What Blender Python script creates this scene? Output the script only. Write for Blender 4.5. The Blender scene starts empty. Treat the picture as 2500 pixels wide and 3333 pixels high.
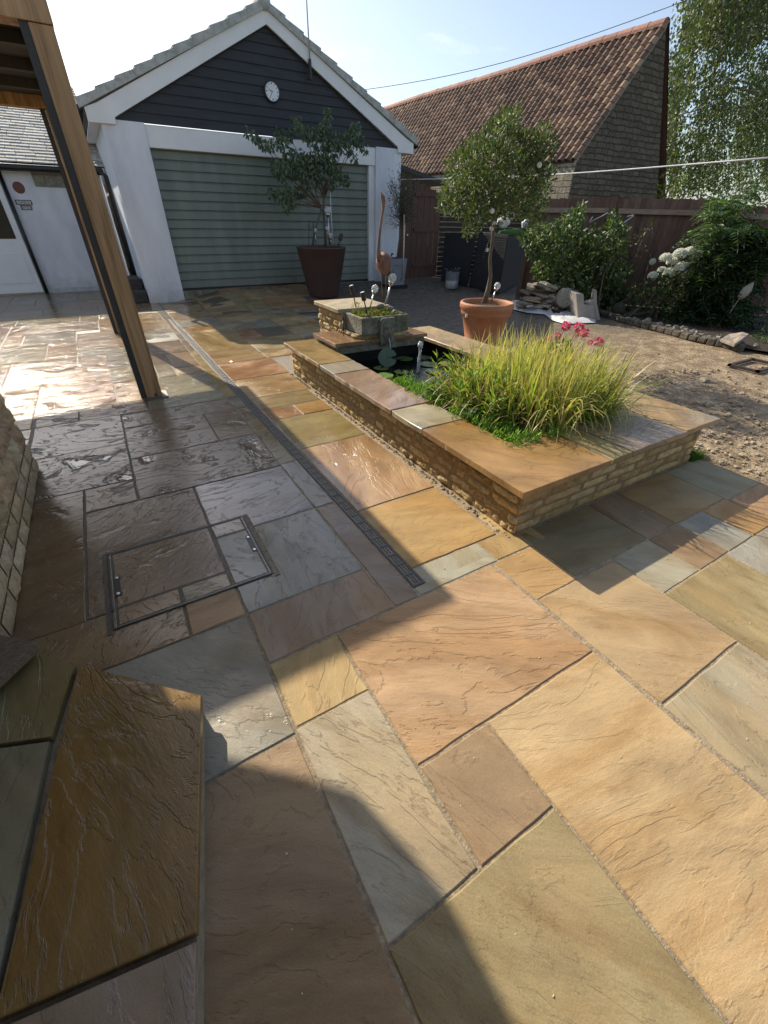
import bpy, bmesh, math, random
import numpy as np
from mathutils import Vector, Matrix, noise

random.seed(7); RNG = np.random.default_rng(7)
SC = bpy.context.scene; COL = SC.collection
# ------------------------------------------------------------------ camera
CF = 1356.3; CCX, CCY = 1250., 1666.5; CH = 1.5          # focal length in photo pixels (2500 x 3333), eye height
PITCH, YAW, ROLL = np.radians([35.045, 31.36, 1.035])
_fh = np.array([np.sin(YAW), np.cos(YAW), 0]); _r0 = np.array([np.cos(YAW), -np.sin(YAW), 0])
CFW = _fh*np.cos(PITCH) - np.array([0, 0, np.sin(PITCH)]); _u0 = _fh*np.sin(PITCH) + np.array([0, 0, np.cos(PITCH)])
CR = _r0*np.cos(ROLL) + _u0*np.sin(ROLL); CU = -_r0*np.sin(ROLL) + _u0*np.cos(ROLL)
CPOS = np.array([0, 0, CH])
cd = bpy.data.cameras.new('camera'); cam = bpy.data.objects.new('camera', cd); COL.objects.link(cam)
cd.sensor_fit = 'HORIZONTAL'; cd.sensor_width = 36; cd.lens = 36*CF/2500; cd.clip_start = .02; cd.clip_end = 2000
m = Matrix.Identity(4)
for i in range(3): m[i][0], m[i][1], m[i][2], m[i][3] = CR[i], CU[i], -CFW[i], CPOS[i]
cam.matrix_world = m; SC.camera = cam
# ------------------------------------------------------------------ sky, sun, exposure
SUN_EL, SUN_AZ = math.radians(35.5), math.radians(-13)   # azimuth clockwise from +Y
SUNV = Vector((math.sin(SUN_AZ)*math.cos(SUN_EL), math.cos(SUN_AZ)*math.cos(SUN_EL), math.sin(SUN_EL)))
sl = bpy.data.lights.new('sun', 'SUN'); sl.energy = 4.7; sl.angle = math.radians(.53); sl.color = (1, .90, .75)
so = bpy.data.objects.new('sun', sl); COL.objects.link(so); so.rotation_euler = (-SUNV).to_track_quat('-Z', 'Y').to_euler(); so.location = (-5, 20, 15)
W = bpy.data.worlds.new('World'); SC.world = W; W.use_nodes = True
wn, wl_ = W.node_tree.nodes, W.node_tree.links; wn.clear()
wo = wn.new('ShaderNodeOutputWorld'); bg = wn.new('ShaderNodeBackground'); sky = wn.new('ShaderNodeTexSky')
sky.sky_type = 'NISHITA'; sky.sun_disc = False; sky.sun_elevation = SUN_EL; sky.sun_rotation = SUN_AZ
sky.air_density = 1.0; sky.dust_density = 1.4; sky.ozone_density = 2.0
bg.inputs['Strength'].default_value = .13
tc = wn.new('ShaderNodeTexCoord'); mp = wn.new('ShaderNodeMapping'); mp.inputs['Scale'].default_value = (1.0, 1.0, 3.2); mp.inputs['Location'].default_value = (.35, .2, 0)
nz = wn.new('ShaderNodeTexNoise'); nz.inputs['Scale'].default_value = 2.6; nz.inputs['Detail'].default_value = 7; nz.inputs['Roughness'].default_value = .6; nz.inputs['Distortion'].default_value = .5
rp = wn.new('ShaderNodeValToRGB'); rp.color_ramp.elements[0].position = .55; rp.color_ramp.elements[1].position = .78
mx = wn.new('ShaderNodeMix'); mx.data_type = 'RGBA'; mx.inputs[7].default_value = (7.6, 7.6, 7.8, 1)
ml = wn.new('ShaderNodeMath'); ml.operation = 'MULTIPLY'; ml.inputs[1].default_value = .6
wl_.new(tc.outputs['Generated'], mp.inputs[0]); wl_.new(mp.outputs[0], nz.inputs['Vector']); wl_.new(nz.outputs['Fac'], rp.inputs[0])
wl_.new(rp.outputs[0], ml.inputs[0]); wl_.new(ml.outputs[0], mx.inputs[0]); wl_.new(sky.outputs[0], mx.inputs[6])
hs = wn.new('ShaderNodeHueSaturation'); hs.inputs['Saturation'].default_value = .82; wl_.new(mx.outputs[2], hs.inputs['Color'])
wl_.new(hs.outputs[0], bg.inputs['Color']); wl_.new(bg.outputs[0], wo.inputs[0])
SC.view_settings.view_transform = 'Standard'; SC.view_settings.look = 'None'; SC.view_settings.exposure = 0.5; SC.view_settings.gamma = 1; SC.view_settings.use_curve_mapping = False
# ------------------------------------------------------------------ measuring helpers (pixel of the photo -> point of the place)
def ray(x, y):
    d = CFW*CF + CR*(x-CCX) + CU*(CCY-y); return d/np.linalg.norm(d)
def gz(x, y, z=0.): d = ray(x, y); return CPOS + d*(z-CH)/d[2]
def gy(x, y, Y): d = ray(x, y); return CPOS + d*(Y/d[1])
def gx(x, y, X): d = ray(x, y); return CPOS + d*(X/d[0])
def gpl(x, y, P0, n): d = ray(x, y); n = np.array(n, float); return CPOS + d*(((np.array(P0)-CPOS) @ n)/(d @ n))
def pxm(P):                                                # metres per photo pixel at P
    return ((np.array(P)-CPOS) @ CFW)/CF
def _ss(t): t = min(1, max(0, t)); return t*t*(3-2*t)
def hgt(x, y): return .19*_ss((y-8.6)/2.2)*_ss((x-1.2)/1.2)
def gg(x, y):
    z = 0.
    for i in range(30): p = gz(x, y, z); z = .5*z + .5*hgt(p[0], p[1])
    return p
# ------------------------------------------------------------------ mesh helpers
def link(o): COL.objects.link(o); return o
def tag(o, label=None, cat=None, group=None, kind=None):
    if label: o['label'] = label
    if cat: o['category'] = cat
    if group: o['group'] = group
    if kind: o['kind'] = kind
    return o
def thing(name, loc, label, cat, group=None, rz=0):
    o = bpy.data.objects.new(name, None); o.empty_display_size = .1; o.location = loc; o.rotation_euler = (0, 0, rz); link(o)
    return tag(o, label, cat, group)
def wloc(o):
    v = Vector((0, 0, 0))
    while o: v = v + Vector(o.location); o = o.parent
    return v
def dup(root, loc=None, label=None):
    c = root.copy(); link(c)
    for ch in root.children:
        k = ch.copy(); link(k); k.parent = c
        for g in ch.children:
            h = g.copy(); link(h); h.parent = k
    if loc is not None: c.location = loc
    if label: c['label'] = label
    return c
class MB:
    def __init__(s): s.V = []; s.F = []; s.MI = []; s.C = []; s.P = []; s.c = (1, 1, 1); s.p = (0, 0, 0, 0); s.m = 0
    def add(s, vs, fs):
        n = len(s.V); s.V += [tuple(map(float, v)) for v in vs]
        for f in fs: s.F.append([n+i for i in f]); s.MI.append(s.m); s.C.append(s.c); s.P.append(s.p)
        return s
    def quad(s, a, b, c, d): return s.add([a, b, c, d], [(0, 1, 2, 3)])
    def poly(s, vs): return s.add(vs, [tuple(range(len(vs)))])
    def box(s, x0, x1, y0, y1, z0, z1):
        return s.add([(x, y, z) for z in (z0, z1) for y in (y0, y1) for x in (x0, x1)],
                     [(0, 2, 3, 1), (4, 5, 7, 6), (0, 1, 5, 4), (2, 6, 7, 3), (0, 4, 6, 2), (1, 3, 7, 5)])
    def obox(s, c, a, b, d):                               # centre and three half-axis vectors
        c, a, b, d = map(np.array, (c, a, b, d))
        return s.add([c+i*a+j*b+k*d for k in (-1, 1) for j in (-1, 1) for i in (-1, 1)],
                     [(0, 2, 3, 1), (4, 5, 7, 6), (0, 1, 5, 4), (2, 6, 7, 3), (0, 4, 6, 2), (1, 3, 7, 5)])
    def prism(s, pts, vec):
        n = len(pts); v = np.array(vec, float); a = [np.array(p, float) for p in pts]
        return s.add(a+[p+v for p in a], [tuple(range(n-1, -1, -1)), tuple(range(n, 2*n))]+[(i, (i+1) % n, n+(i+1) % n, n+i) for i in range(n)])
    def tube(s, pts, r, n=8):
        pts = [Vector(p) for p in pts]; k = len(pts); rs = r if isinstance(r, (list, tuple)) else [r]*k
        vs = []; up = Vector((.13, .31, .94))
        for i, p in enumerate(pts):
            t = (pts[min(i+1, k-1)]-pts[max(i-1, 0)]).normalized(); a = t.cross(up)
            if a.length < .05: a = t.cross(Vector((1, 0, 0)))
            a.normalize(); b = t.cross(a); up = -a.cross(t) if False else up
            vs += [p+(a*math.cos(6.28318*j/n)+b*math.sin(6.28318*j/n))*rs[i] for j in range(n)]
        fs = [(i*n+j, i*n+(j+1) % n, (i+1)*n+(j+1) % n, (i+1)*n+j) for i in range(k-1) for j in range(n)]
        fs += [tuple(range(n-1, -1, -1)), tuple((k-1)*n+j for j in range(n))]
        return s.add(vs, fs)
    def lathe(s, prof, c, n=32, axis=None):
        vs = []; ax = Vector(axis or (0, 0, 1)).normalized(); a = ax.orthogonal().normalized(); b = ax.cross(a); c = Vector(c)
        for r, z in prof: vs += [c+ax*z+(a*math.cos(6.28318*j/n)+b*math.sin(6.28318*j/n))*r for j in range(n)]
        k = len(prof)
        return s.add(vs, [(i*n+j, i*n+(j+1) % n, (i+1)*n+(j+1) % n, (i+1)*n+j) for i in range(k-1) for j in range(n)])
    def blob(s, c, rx, ry, rz, nu=10, nv=7, amp=0., sc=5., rot=0.):
        vs = []; c = Vector(c); cr, sr = math.cos(rot), math.sin(rot)
        for i in range(nv+1):
            th = math.pi*i/nv
            for j in range(nu):
                ph = 6.28318*j/nu; d = Vector((math.sin(th)*math.cos(ph), math.sin(th)*math.sin(ph), math.cos(th)))
                k = 1+amp*noise.noise((c+d*.4)*sc)
                x, y = d.x*rx*k, d.y*ry*k
                vs.append(c+Vector((x*cr-y*sr, x*sr+y*cr, d.z*rz*k)))
        return s.add(vs, [(i*nu+j, (i+1)*nu+j, (i+1)*nu+(j+1) % nu, i*nu+(j+1) % nu) for i in range(nv) for j in range(nu)])
    def build(s, name, mats, parent=None, smooth=False, bevel=0., attrs=False):
        me = bpy.data.meshes.new(name)
        V = np.array(s.V, float).reshape(-1, 3)
        if parent is not None: off = np.array(wloc(parent))
        else:
            lo, hi = V.min(0), V.max(0); off = np.array([(lo[0]+hi[0])/2, (lo[1]+hi[1])/2, lo[2]])
        me.from_pydata((V-off).tolist(), [], s.F)
        mats = mats if isinstance(mats, (list, tuple)) else [mats]
        for k in mats: me.materials.append(k)
        me.polygons.foreach_set('material_index', s.MI)
        if smooth: me.polygons.foreach_set('use_smooth', [True]*len(s.F))
        if attrs:
            cnt = [len(f) for f in s.F]
            for nm, dat in (('Col', [tuple(c)+(1,) for c in s.C]), ('Par', s.P)):
                a = me.color_attributes.new(nm, 'FLOAT_COLOR', 'CORNER')
                a.data.foreach_set('color', np.repeat(np.array(dat, np.float32), cnt, axis=0).ravel())
        me.update(); o = bpy.data.objects.new(name, me); link(o)
        if parent is not None: o.parent = parent
        else: o.location = off
        if bevel:
            b = o.modifiers.new('bevel', 'BEVEL'); b.width = bevel; b.segments = 2; b.limit_method = 'ANGLE'; b.angle_limit = .6
        return o
# ------------------------------------------------------------------ materials
def newmat(name):
    k = bpy.data.materials.new(name); k.use_nodes = True; n = k.node_tree.nodes; n.clear()
    return k, n, k.node_tree.links
def node(n, t, **kw):
    o = n.new(t)
    for a, b in kw.items(): setattr(o, a, b)
    return o
def setin(o, **kw):
    for a, b in kw.items(): o.inputs[a.replace('_', ' ')].default_value = b
    return o
def plain(name, col, rough=.6, var=.25, scale=6., bump=0., bscale=40., metal=0., stretch=(1, 1, 1), attr=None, spec=.5, col2=None, detail=6, trans=0., coat=0.):
    k, n, l = newmat(name)
    out = node(n, 'ShaderNodeOutputMaterial'); p = node(n, 'ShaderNodeBsdfPrincipled')
    setin(p, Roughness=rough, Metallic=metal); p.inputs['Specular IOR Level'].default_value = spec
    if trans: p.inputs['Transmission Weight'].default_value = trans
    if coat: p.inputs['Coat Weight'].default_value = coat; p.inputs['Coat Roughness'].default_value = .15
    t = node(n, 'ShaderNodeTexCoord'); mpn = node(n, 'ShaderNodeMapping'); mpn.inputs['Scale'].default_value = stretch
    l.new(t.outputs['Object'], mpn.inputs[0])
    nzn = setin(node(n, 'ShaderNodeTexNoise'), Scale=scale, Detail=detail, Roughness=.6); l.new(mpn.outputs[0], nzn.inputs['Vector'])
    mr = node(n, 'ShaderNodeMapRange'); setin(mr, From_Min=.25, From_Max=.75, To_Min=1-var, To_Max=1+var); l.new(nzn.outputs['Fac'], mr.inputs[0])
    if attr:
        at = node(n, 'ShaderNodeVertexColor', layer_name=attr); src = at.outputs[0]
    else:
        rgb = node(n, 'ShaderNodeRGB'); rgb.outputs[0].default_value = (*col, 1); src = rgb.outputs[0]
    if col2:
        n2 = setin(node(n, 'ShaderNodeTexNoise'), Scale=scale*.45, Detail=5, Roughness=.65); l.new(mpn.outputs[0], n2.inputs['Vector'])
        m2 = node(n, 'ShaderNodeMapRange'); setin(m2, From_Min=.45, From_Max=.65); l.new(n2.outputs['Fac'], m2.inputs[0])
        mc = node(n, 'ShaderNodeMix', data_type='RGBA'); mc.inputs[7].default_value = (*col2, 1); l.new(m2.outputs[0], mc.inputs[0]); l.new(src, mc.inputs[6]); src = mc.outputs[2]
    vm = node(n, 'ShaderNodeVectorMath', operation='SCALE'); l.new(src, vm.inputs[0]); l.new(mr.outputs[0], vm.inputs['Scale'])
    l.new(vm.outputs[0], p.inputs['Base Color'])
    if bump:
        nb = setin(node(n, 'ShaderNodeTexNoise'), Scale=bscale, Detail=5, Roughness=.65); l.new(mpn.outputs[0], nb.inputs['Vector'])
        bp = node(n, 'ShaderNodeBump'); setin(bp, Strength=1., Distance=bump); l.new(nb.outputs['Fac'], bp.inputs['Height']); l.new(bp.outputs[0], p.inputs['Normal'])
    l.new(p.outputs[0], out.inputs[0]); return k
def leafmat(name, trans=.35, rough=.45, tint=(1.1, 1.25, .5)):
    k, n, l = newmat(name)
    out = node(n, 'ShaderNodeOutputMaterial'); p = node(n, 'ShaderNodeBsdfPrincipled'); setin(p, Roughness=rough)
    at = node(n, 'ShaderNodeVertexColor', layer_name='Col'); tr = node(n, 'ShaderNodeBsdfTranslucent'); mix = node(n, 'ShaderNodeMixShader'); mix.inputs[0].default_value = trans
    vm = node(n, 'ShaderNodeVectorMath', operation='MULTIPLY'); vm.inputs[1].default_value = tint
    l.new(at.outputs[0], p.inputs['Base Color']); l.new(at.outputs[0], vm.inputs[0]); l.new(vm.outputs[0], tr.inputs[0])
    l.new(p.outputs[0], mix.inputs[1]); l.new(tr.outputs[0], mix.inputs[2]); l.new(mix.outputs[0], out.inputs[0]); return k
def M(n, op, a, b=None, c=None):
    return node(n, 'ShaderNodeMath', operation=op)
def flagmat(name):
    """riven sandstone: per-slab colour in Col; Par = (angle, offset, wetness, ledge height)"""
    k, n, l = newmat(name)
    out = node(n, 'ShaderNodeOutputMaterial'); p = node(n, 'ShaderNodeBsdfPrincipled')
    def mth(op, a, b=None):
        o = node(n, 'ShaderNodeMath', operation=op)
        for i, v in enumerate((a, b)):
            if v is None: continue
            if isinstance(v, (int, float)): o.inputs[i].default_value = v
            else: l.new(v, o.inputs[i])
        return o.outputs[0]
    def mapr(v, a, b, c, d, smooth=False):
        o = node(n, 'ShaderNodeMapRange'); setin(o, From_Min=a, From_Max=b)
        if smooth: o.interpolation_type = 'SMOOTHSTEP'
        for nm, v2 in (('To Min', c), ('To Max', d)):
            if isinstance(v2, (int, float)): o.inputs[nm].default_value = v2
            else: l.new(v2, o.inputs[nm])
        l.new(v, o.inputs[0]); return o.outputs[0]
    def nz_(vec, sc, det=5, ro=.6, dist=0.):
        o = setin(node(n, 'ShaderNodeTexNoise'), Scale=sc, Detail=det, Roughness=ro, Distortion=dist); l.new(vec, o.inputs['Vector']); return o.outputs['Fac']
    geo = node(n, 'ShaderNodeNewGeometry'); par = node(n, 'ShaderNodeVertexColor', layer_name='Par'); col = node(n, 'ShaderNodeVertexColor', layer_name='Col')
    sp = node(n, 'ShaderNodeSeparateColor'); l.new(par.outputs[0], sp.inputs[0])
    ang = mth('MULTIPLY', sp.outputs[0], 6.283); off = mth('MULTIPLY', sp.outputs[1], 37.)
    vr = node(n, 'ShaderNodeVectorRotate', rotation_type='Z_AXIS'); l.new(geo.outputs['Position'], vr.inputs['Vector']); l.new(ang, vr.inputs['Angle'])
    va = node(n, 'ShaderNodeVectorMath', operation='ADD'); cx = node(n, 'ShaderNodeCombineXYZ'); l.new(off, cx.inputs[0]); l.new(off, cx.inputs[1]); l.new(vr.outputs[0], va.inputs[0]); l.new(cx.outputs[0], va.inputs[1])
    st = node(n, 'ShaderNodeVectorMath', operation='MULTIPLY'); st.inputs[1].default_value = (1, 2.3, 1); l.new(va.outputs[0], st.inputs[0])
    pv = st.outputs[0]
    h1 = nz_(pv, 1.25, 8, .58, .7)
    k7 = mth('MULTIPLY', h1, 12.); fl = mth('FLOOR', k7); fr = mth('FRACT', k7); sm = mapr(fr, .8, 1., 0., 1., True)
    terr = mth('ADD', fl, sm); terr = mth('MULTIPLY', terr, .0017)
    terr = mth('MULTIPLY', terr, mth('MINIMUM', par.outputs['Alpha'], 1.3))
    st2 = node(n, 'ShaderNodeVectorMath', operation='MULTIPLY'); st2.inputs[1].default_value = (1, 3.2, 1); l.new(va.outputs[0], st2.inputs[0])
    h2 = nz_(st2.outputs[0], 15., 8, .7, .3)
    h3 = nz_(geo.outputs['Position'], 160., 3, .6)
    wn_ = nz_(geo.outputs['Position'], 1.7, 4, .55)
    wet = mth('ADD', sp.outputs[2], mth('MULTIPLY', mth('SUBTRACT', wn_, .5), .9)); 
    wet = mapr(wet, .25, .6, 0., 1., True)
    wet = mth('MULTIPLY', wet, mapr(sp.outputs[2], 0., .12, 0., 1.))
    pn = nz_(va.outputs[0], 3.1, 4, .55, .6)
    pud = mth('MULTIPLY', mapr(pn, .56, .66, 0., 1., True), mapr(sp.outputs[2], .75, .95, 0., 1.))
    hh = mth('ADD', terr, mth('MULTIPLY', h2, mth('MULTIPLY', mapr(wet, 0, 1, .0028, .0019), mth('MAXIMUM', mth('POWER', mth('MINIMUM', par.outputs['Alpha'], 1.25), 2.), mapr(wet, 0, 1, 1., .5)))))
    st4 = node(n, 'ShaderNodeVectorMath', operation='MULTIPLY'); st4.inputs[1].default_value = (1, 3.6, 1); l.new(va.outputs[0], st4.inputs[0])
    h4 = nz_(st4.outputs[0], 4.2, 5, .62, .5); hh = mth('ADD', hh, mth('MULTIPLY', h4, mth('MULTIPLY', mth('MAXIMUM', mth('SUBTRACT', par.outputs['Alpha'], 1.3), 0.), .027)))
    hh = mth('ADD', hh, mth('MULTIPLY', h3, mapr(wet, 0., 1., .0007, .00015)))
    hh = mth('MULTIPLY', hh, mapr(pud, 0., 1., 1., .12))
    bp = node(n, 'ShaderNodeBump'); setin(bp, Strength=1., Distance=1.); l.new(hh, bp.inputs['Height']); l.new(bp.outputs[0], p.inputs['Normal'])
    # colour: banding, blotches of rust and grey, speckle
    band = nz_(pv, 2.4, 7, .62, .8); sat = nz_(va.outputs[0], 1.6, 4, .5, .5); speck = nz_(geo.outputs['Position'], 210., 2, .5)
    f = mth('MULTIPLY', mapr(band, .28, .72, .72, 1.24), mapr(speck, .3, .7, .92, 1.08))
    f = mth('MULTIPLY', f, mapr(wet, 0., 1., 1., .82))
    f = mth('MULTIPLY', f, mapr(mth('ABSOLUTE', mth('SUBTRACT', fr, .93)), 0., .07, mapr(wet, 0., 1., .9, .8), 1.))
    st3 = node(n, 'ShaderNodeVectorMath', operation='MULTIPLY'); st3.inputs[1].default_value = (.55, 2.6, 1); l.new(va.outputs[0], st3.inputs[0])
    bnd2 = nz_(st3.outputs[0], 1.5, 5, .6, .5)
    mixb = node(n, 'ShaderNodeMix', data_type='RGBA'); mixb.blend_type = 'MULTIPLY'; l.new(mapr(bnd2, .45, .62, 0., .75, True), mixb.inputs[0]); l.new(col.outputs[0], mixb.inputs[6]); mixb.inputs[7].default_value = (.80, .70, .55, 1)
    drt = nz_(geo.outputs['Position'], 5.5, 8, .72); f_d = mapr(drt, .58, .75, 1., .8)
    mixc = node(n, 'ShaderNodeMix', data_type='RGBA'); l.new(mapr(sat, .52, .75, 0., .3), mixc.inputs[0]); l.new(mixb.outputs[2], mixc.inputs[6]); f = mth('MULTIPLY', f, f_d); mixc.inputs[7].default_value = (.36, .2, .075, 1)
    sc_ = node(n, 'ShaderNodeVectorMath', operation='SCALE'); l.new(mixc.outputs[2], sc_.inputs[0]); l.new(f, sc_.inputs['Scale']); l.new(sc_.outputs[0], p.inputs['Base Color'])
    rg = mth('ADD', mapr(wet, 0., 1., .62, mth('ADD', .065, mth('MULTIPLY', mth('MAXIMUM', mth('SUBTRACT', par.outputs['Alpha'], 1.2), 0.), .09))), mth('MULTIPLY', mth('SUBTRACT', h2, .5), mapr(wet, 0., 1., .3, .12)))
    rg = mth('MULTIPLY', rg, mapr(pud, 0., 1., 1., .15)); l.new(rg, p.inputs['Roughness'])
    l.new(mapr(wet, 0., 1., 1.42, 1.62), p.inputs['IOR'])
    l.new(p.outputs[0], out.inputs[0]); return k
def groundmat(name):
    k, n, l = newmat(name)
    out = node(n, 'ShaderNodeOutputMaterial'); p = node(n, 'ShaderNodeBsdfPrincipled')
    geo = node(n, 'ShaderNodeNewGeometry')
    def nz_(sc, det=5, ro=.6): o = setin(node(n, 'ShaderNodeTexNoise'), Scale=sc, Detail=det, Roughness=ro); l.new(geo.outputs['Position'], o.inputs['Vector']); return o.outputs['Fac']
    def mapr(v, a, b, c, d): o = node(n, 'ShaderNodeMapRange'); setin(o, From_Min=a, From_Max=b, To_Min=c, To_Max=d); l.new(v, o.inputs[0]); return o.outputs[0]
    sep = node(n, 'ShaderNodeSeparateXYZ'); l.new(geo.outputs['Position'], sep.inputs[0])
    mm = node(n, 'ShaderNodeMath', operation='MULTIPLY_ADD'); l.new(nz_(1.2, 5), mm.inputs[0]); mm.inputs[1].default_value = 3.; l.new(sep.outputs[1], mm.inputs[2])
    back = mapr(mm.outputs[0], 5.0, 7.2, 0., 1.)                # back yard: worn grey concrete; front: pale gravelly dirt
    vo = node(n, 'ShaderNodeTexVoronoi'); vo.inputs['Scale'].default_value = 38.; l.new(geo.outputs['Position'], vo.inputs['Vector'])
    vc = node(n, 'ShaderNodeMix', data_type='RGBA'); vc.inputs[6].default_value = (.225, .155, .085, 1); vc.inputs[7].default_value = (.44, .335, .205, 1)
    l.new(mapr(nz_(5., 6), .42, .66, 0., 1.), vc.inputs[0])
    gr = node(n, 'ShaderNodeMix', data_type='RGBA'); gr.blend_type = 'MULTIPLY'; gr.inputs[0].default_value = .75
    l.new(vc.outputs[2], gr.inputs[6]); rc = node(n, 'ShaderNodeMapRange'); l.new(vo.outputs['Color'], rc.inputs[0]); setin(rc, To_Min=.45, To_Max=1.45); l.new(rc.outputs[0], gr.inputs[7])
    cc = node(n, 'ShaderNodeMix', data_type='RGBA'); cc.inputs[6].default_value = (.06, .05, .036, 1); cc.inputs[7].default_value = (.19, .155, .11, 1); l.new(mapr(nz_(9., 7, .7), .35, .65, 0., 1.), cc.inputs[0])
    fin = node(n, 'ShaderNodeMix', data_type='RGBA'); l.new(back, fin.inputs[0]); l.new(gr.outputs[2], fin.inputs[6]); l.new(cc.outputs[2], fin.inputs[7])
    l.new(fin.outputs[2], p.inputs['Base Color']); p.inputs['Roughness'].default_value = .72
    ad = node(n, 'ShaderNodeMath', operation='MULTIPLY_ADD'); l.new(vo.outputs['Distance'], ad.inputs[0]); ad.inputs[1].default_value = -.35; l.new(nz_(30., 6, .7), ad.inputs[2])
    bp = node(n, 'ShaderNodeBump'); setin(bp, Strength=1., Distance=.028); l.new(ad.outputs[0], bp.inputs['Height']); l.new(bp.outputs[0], p.inputs['Normal'])
    l.new(p.outputs[0], out.inputs[0]); return k
def oakmat(name, col, dark):
    k, n, l = newmat(name)
    out = node(n, 'ShaderNodeOutputMaterial'); p = node(n, 'ShaderNodeBsdfPrincipled'); setin(p, Roughness=.6)
    t = node(n, 'ShaderNodeTexCoord'); mpn = node(n, 'ShaderNodeMapping'); mpn.inputs['Scale'].default_value = (14, 14, .7); l.new(t.outputs['Object'], mpn.inputs[0])
    a = setin(node(n, 'ShaderNodeTexNoise'), Scale=1.6, Detail=7, Roughness=.6, Distortion=.6); l.new(mpn.outputs[0], a.inputs['Vector'])
    rp_ = node(n, 'ShaderNodeValToRGB'); e = rp_.color_ramp.elements; e[0].position = .33; e[0].color = (*dark, 1); e[1].position = .6; e[1].color = (*col, 1); l.new(a.outputs['Fac'], rp_.inputs[0]); l.new(rp_.outputs[0], p.inputs['Base Color'])
    b = node(n, 'ShaderNodeBump'); setin(b, Strength=.5, Distance=.01); l.new(a.outputs['Fac'], b.inputs['Height']); l.new(b.outputs[0], p.inputs['Normal'])
    l.new(p.outputs[0], out.inputs[0]); return k
FLAG = flagmat('riven_sandstone')
STONE = plain('walling_stone', (1, 1, 1), .9, .38, 22., .012, 55., attr='Col', detail=8)
MORTAR = plain('sandy_mortar', (.30, .235, .155), .95, .35, 30., .01, 90.)
def jointmat():
    k = plain('joint_mortar', (.36, .285, .185), .85, .4, 60., .008, 130., col2=(.26, .2, .13)); n, l = k.node_tree.nodes, k.node_tree.links
    p = [q for q in n if q.type == 'BSDF_PRINCIPLED'][0]; src = p.inputs['Base Color'].links[0].from_socket
    g = node(n, 'ShaderNodeNewGeometry'); sp = node(n, 'ShaderNodeSeparateXYZ'); l.new(g.outputs['Position'], sp.inputs[0]); a = node(n, 'ShaderNodeMath', operation='MULTIPLY_ADD'); l.new(sp.outputs[1], a.inputs[0]); a.inputs[1].default_value = -.45; l.new(sp.outputs[0], a.inputs[2])
    m1 = node(n, 'ShaderNodeMapRange'); setin(m1, From_Min=-.9, From_Max=-.1, To_Min=.34, To_Max=1.); l.new(a.outputs[0], m1.inputs[0])      # soaked joints on the wet side
    v = node(n, 'ShaderNodeVectorMath', operation='SCALE'); l.new(src, v.inputs[0]); l.new(m1.outputs[0], v.inputs['Scale']); l.new(v.outputs[0], p.inputs['Base Color'])
    m2 = node(n, 'ShaderNodeMapRange'); setin(m2, From_Min=-.9, From_Max=-.1, To_Min=.3, To_Max=.85); l.new(a.outputs[0], m2.inputs[0]); l.new(m2.outputs[0], p.inputs['Roughness']); return k
JOINT = jointmat()
GROUND = groundmat('yard_ground')
RENDER = plain('white_render', (.74, .76, .80), .9, .09, 2.5, .004, 120., stretch=(1.6, 1.6, .5), col2=(.64, .66, .70))
def splash(k, col, z0):
    n, l = k.node_tree.nodes, k.node_tree.links; p = [q for q in n if q.type == 'BSDF_PRINCIPLED'][0]; src = p.inputs['Base Color'].links[0].from_socket
    g = node(n, 'ShaderNodeNewGeometry'); sp = node(n, 'ShaderNodeSeparateXYZ'); l.new(g.outputs['Position'], sp.inputs[0]); q = setin(node(n, 'ShaderNodeTexNoise'), Scale=7., Detail=6, Roughness=.7); l.new(g.outputs['Position'], q.inputs['Vector'])
    a = node(n, 'ShaderNodeMath', operation='MULTIPLY_ADD'); l.new(q.outputs['Fac'], a.inputs[0]); a.inputs[1].default_value = .8; l.new(sp.outputs[2], a.inputs[2])
    m1 = node(n, 'ShaderNodeMapRange'); setin(m1, From_Min=z0+.25, From_Max=z0+.75, To_Min=.75, To_Max=0.); l.new(a.outputs[0], m1.inputs[0]); mc = node(n, 'ShaderNodeMix', data_type='RGBA'); l.new(m1.outputs[0], mc.inputs[0]); l.new(src, mc.inputs[6]); mc.inputs[7].default_value = (*col, 1); l.new(mc.outputs[2], p.inputs['Base Color'])
splash(RENDER, (.42, .38, .31), 0.)
WPAINT = plain('white_paint', (.78, .78, .77), .6, .06, 3.)
BLACKP = plain('black_plastic', (.012, .012, .014), .4, .2, 10.)
DOORG = plain('sage_metal', (.175, .20, .16), .5, .16, 2.2, stretch=(2.5, 1, .5), col2=(.15, .17, .145)); splash(DOORG, (.16, .15, .12), .15)
BOARD = plain('black_board', (.028, .03, .034), .62, .35, 5., .004, 30., stretch=(.5, 1, 4))
TILEC = plain('concrete_tile', (.46, .46, .43), .9, .25, 14., .006, 90., col2=(.34, .35, .30))
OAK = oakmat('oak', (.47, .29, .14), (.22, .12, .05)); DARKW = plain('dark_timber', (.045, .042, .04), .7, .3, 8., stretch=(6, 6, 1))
SLATE = plain('stone_slate', (1, 1, 1), .8, .35, 18., .01, 60., attr='Col')
PANTILE = plain('clay_pantile', (1, 1, 1), .8, .3, 20., .004, 80., attr='Col')
STEEL = plain('steel', (.6, .6, .6), .3, .1, 8., metal=1.); GALV = plain('galvanised', (.36, .37, .38), .42, .2, 20., metal=.85)
TERRA = plain('terracotta', (.42, .17, .075), .65, .22, 7., .003, 60., col2=(.34, .16, .085)); BROWNP = plain('brown_glaze', (.085, .048, .038), .55, .18, 3.)
SOIL = plain('soil', (.04, .026, .016), .95, .5, 30., .03, 60.)
BARK = plain('bark', (.16, .12, .085), .9, .35, 30., .02, 40., stretch=(3, 3, .6))
FENCE = plain('fence_wood', (1, 1, 1), .85, .35, 9., .006, 40., stretch=(5, 5, .7), attr='Col')
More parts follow.
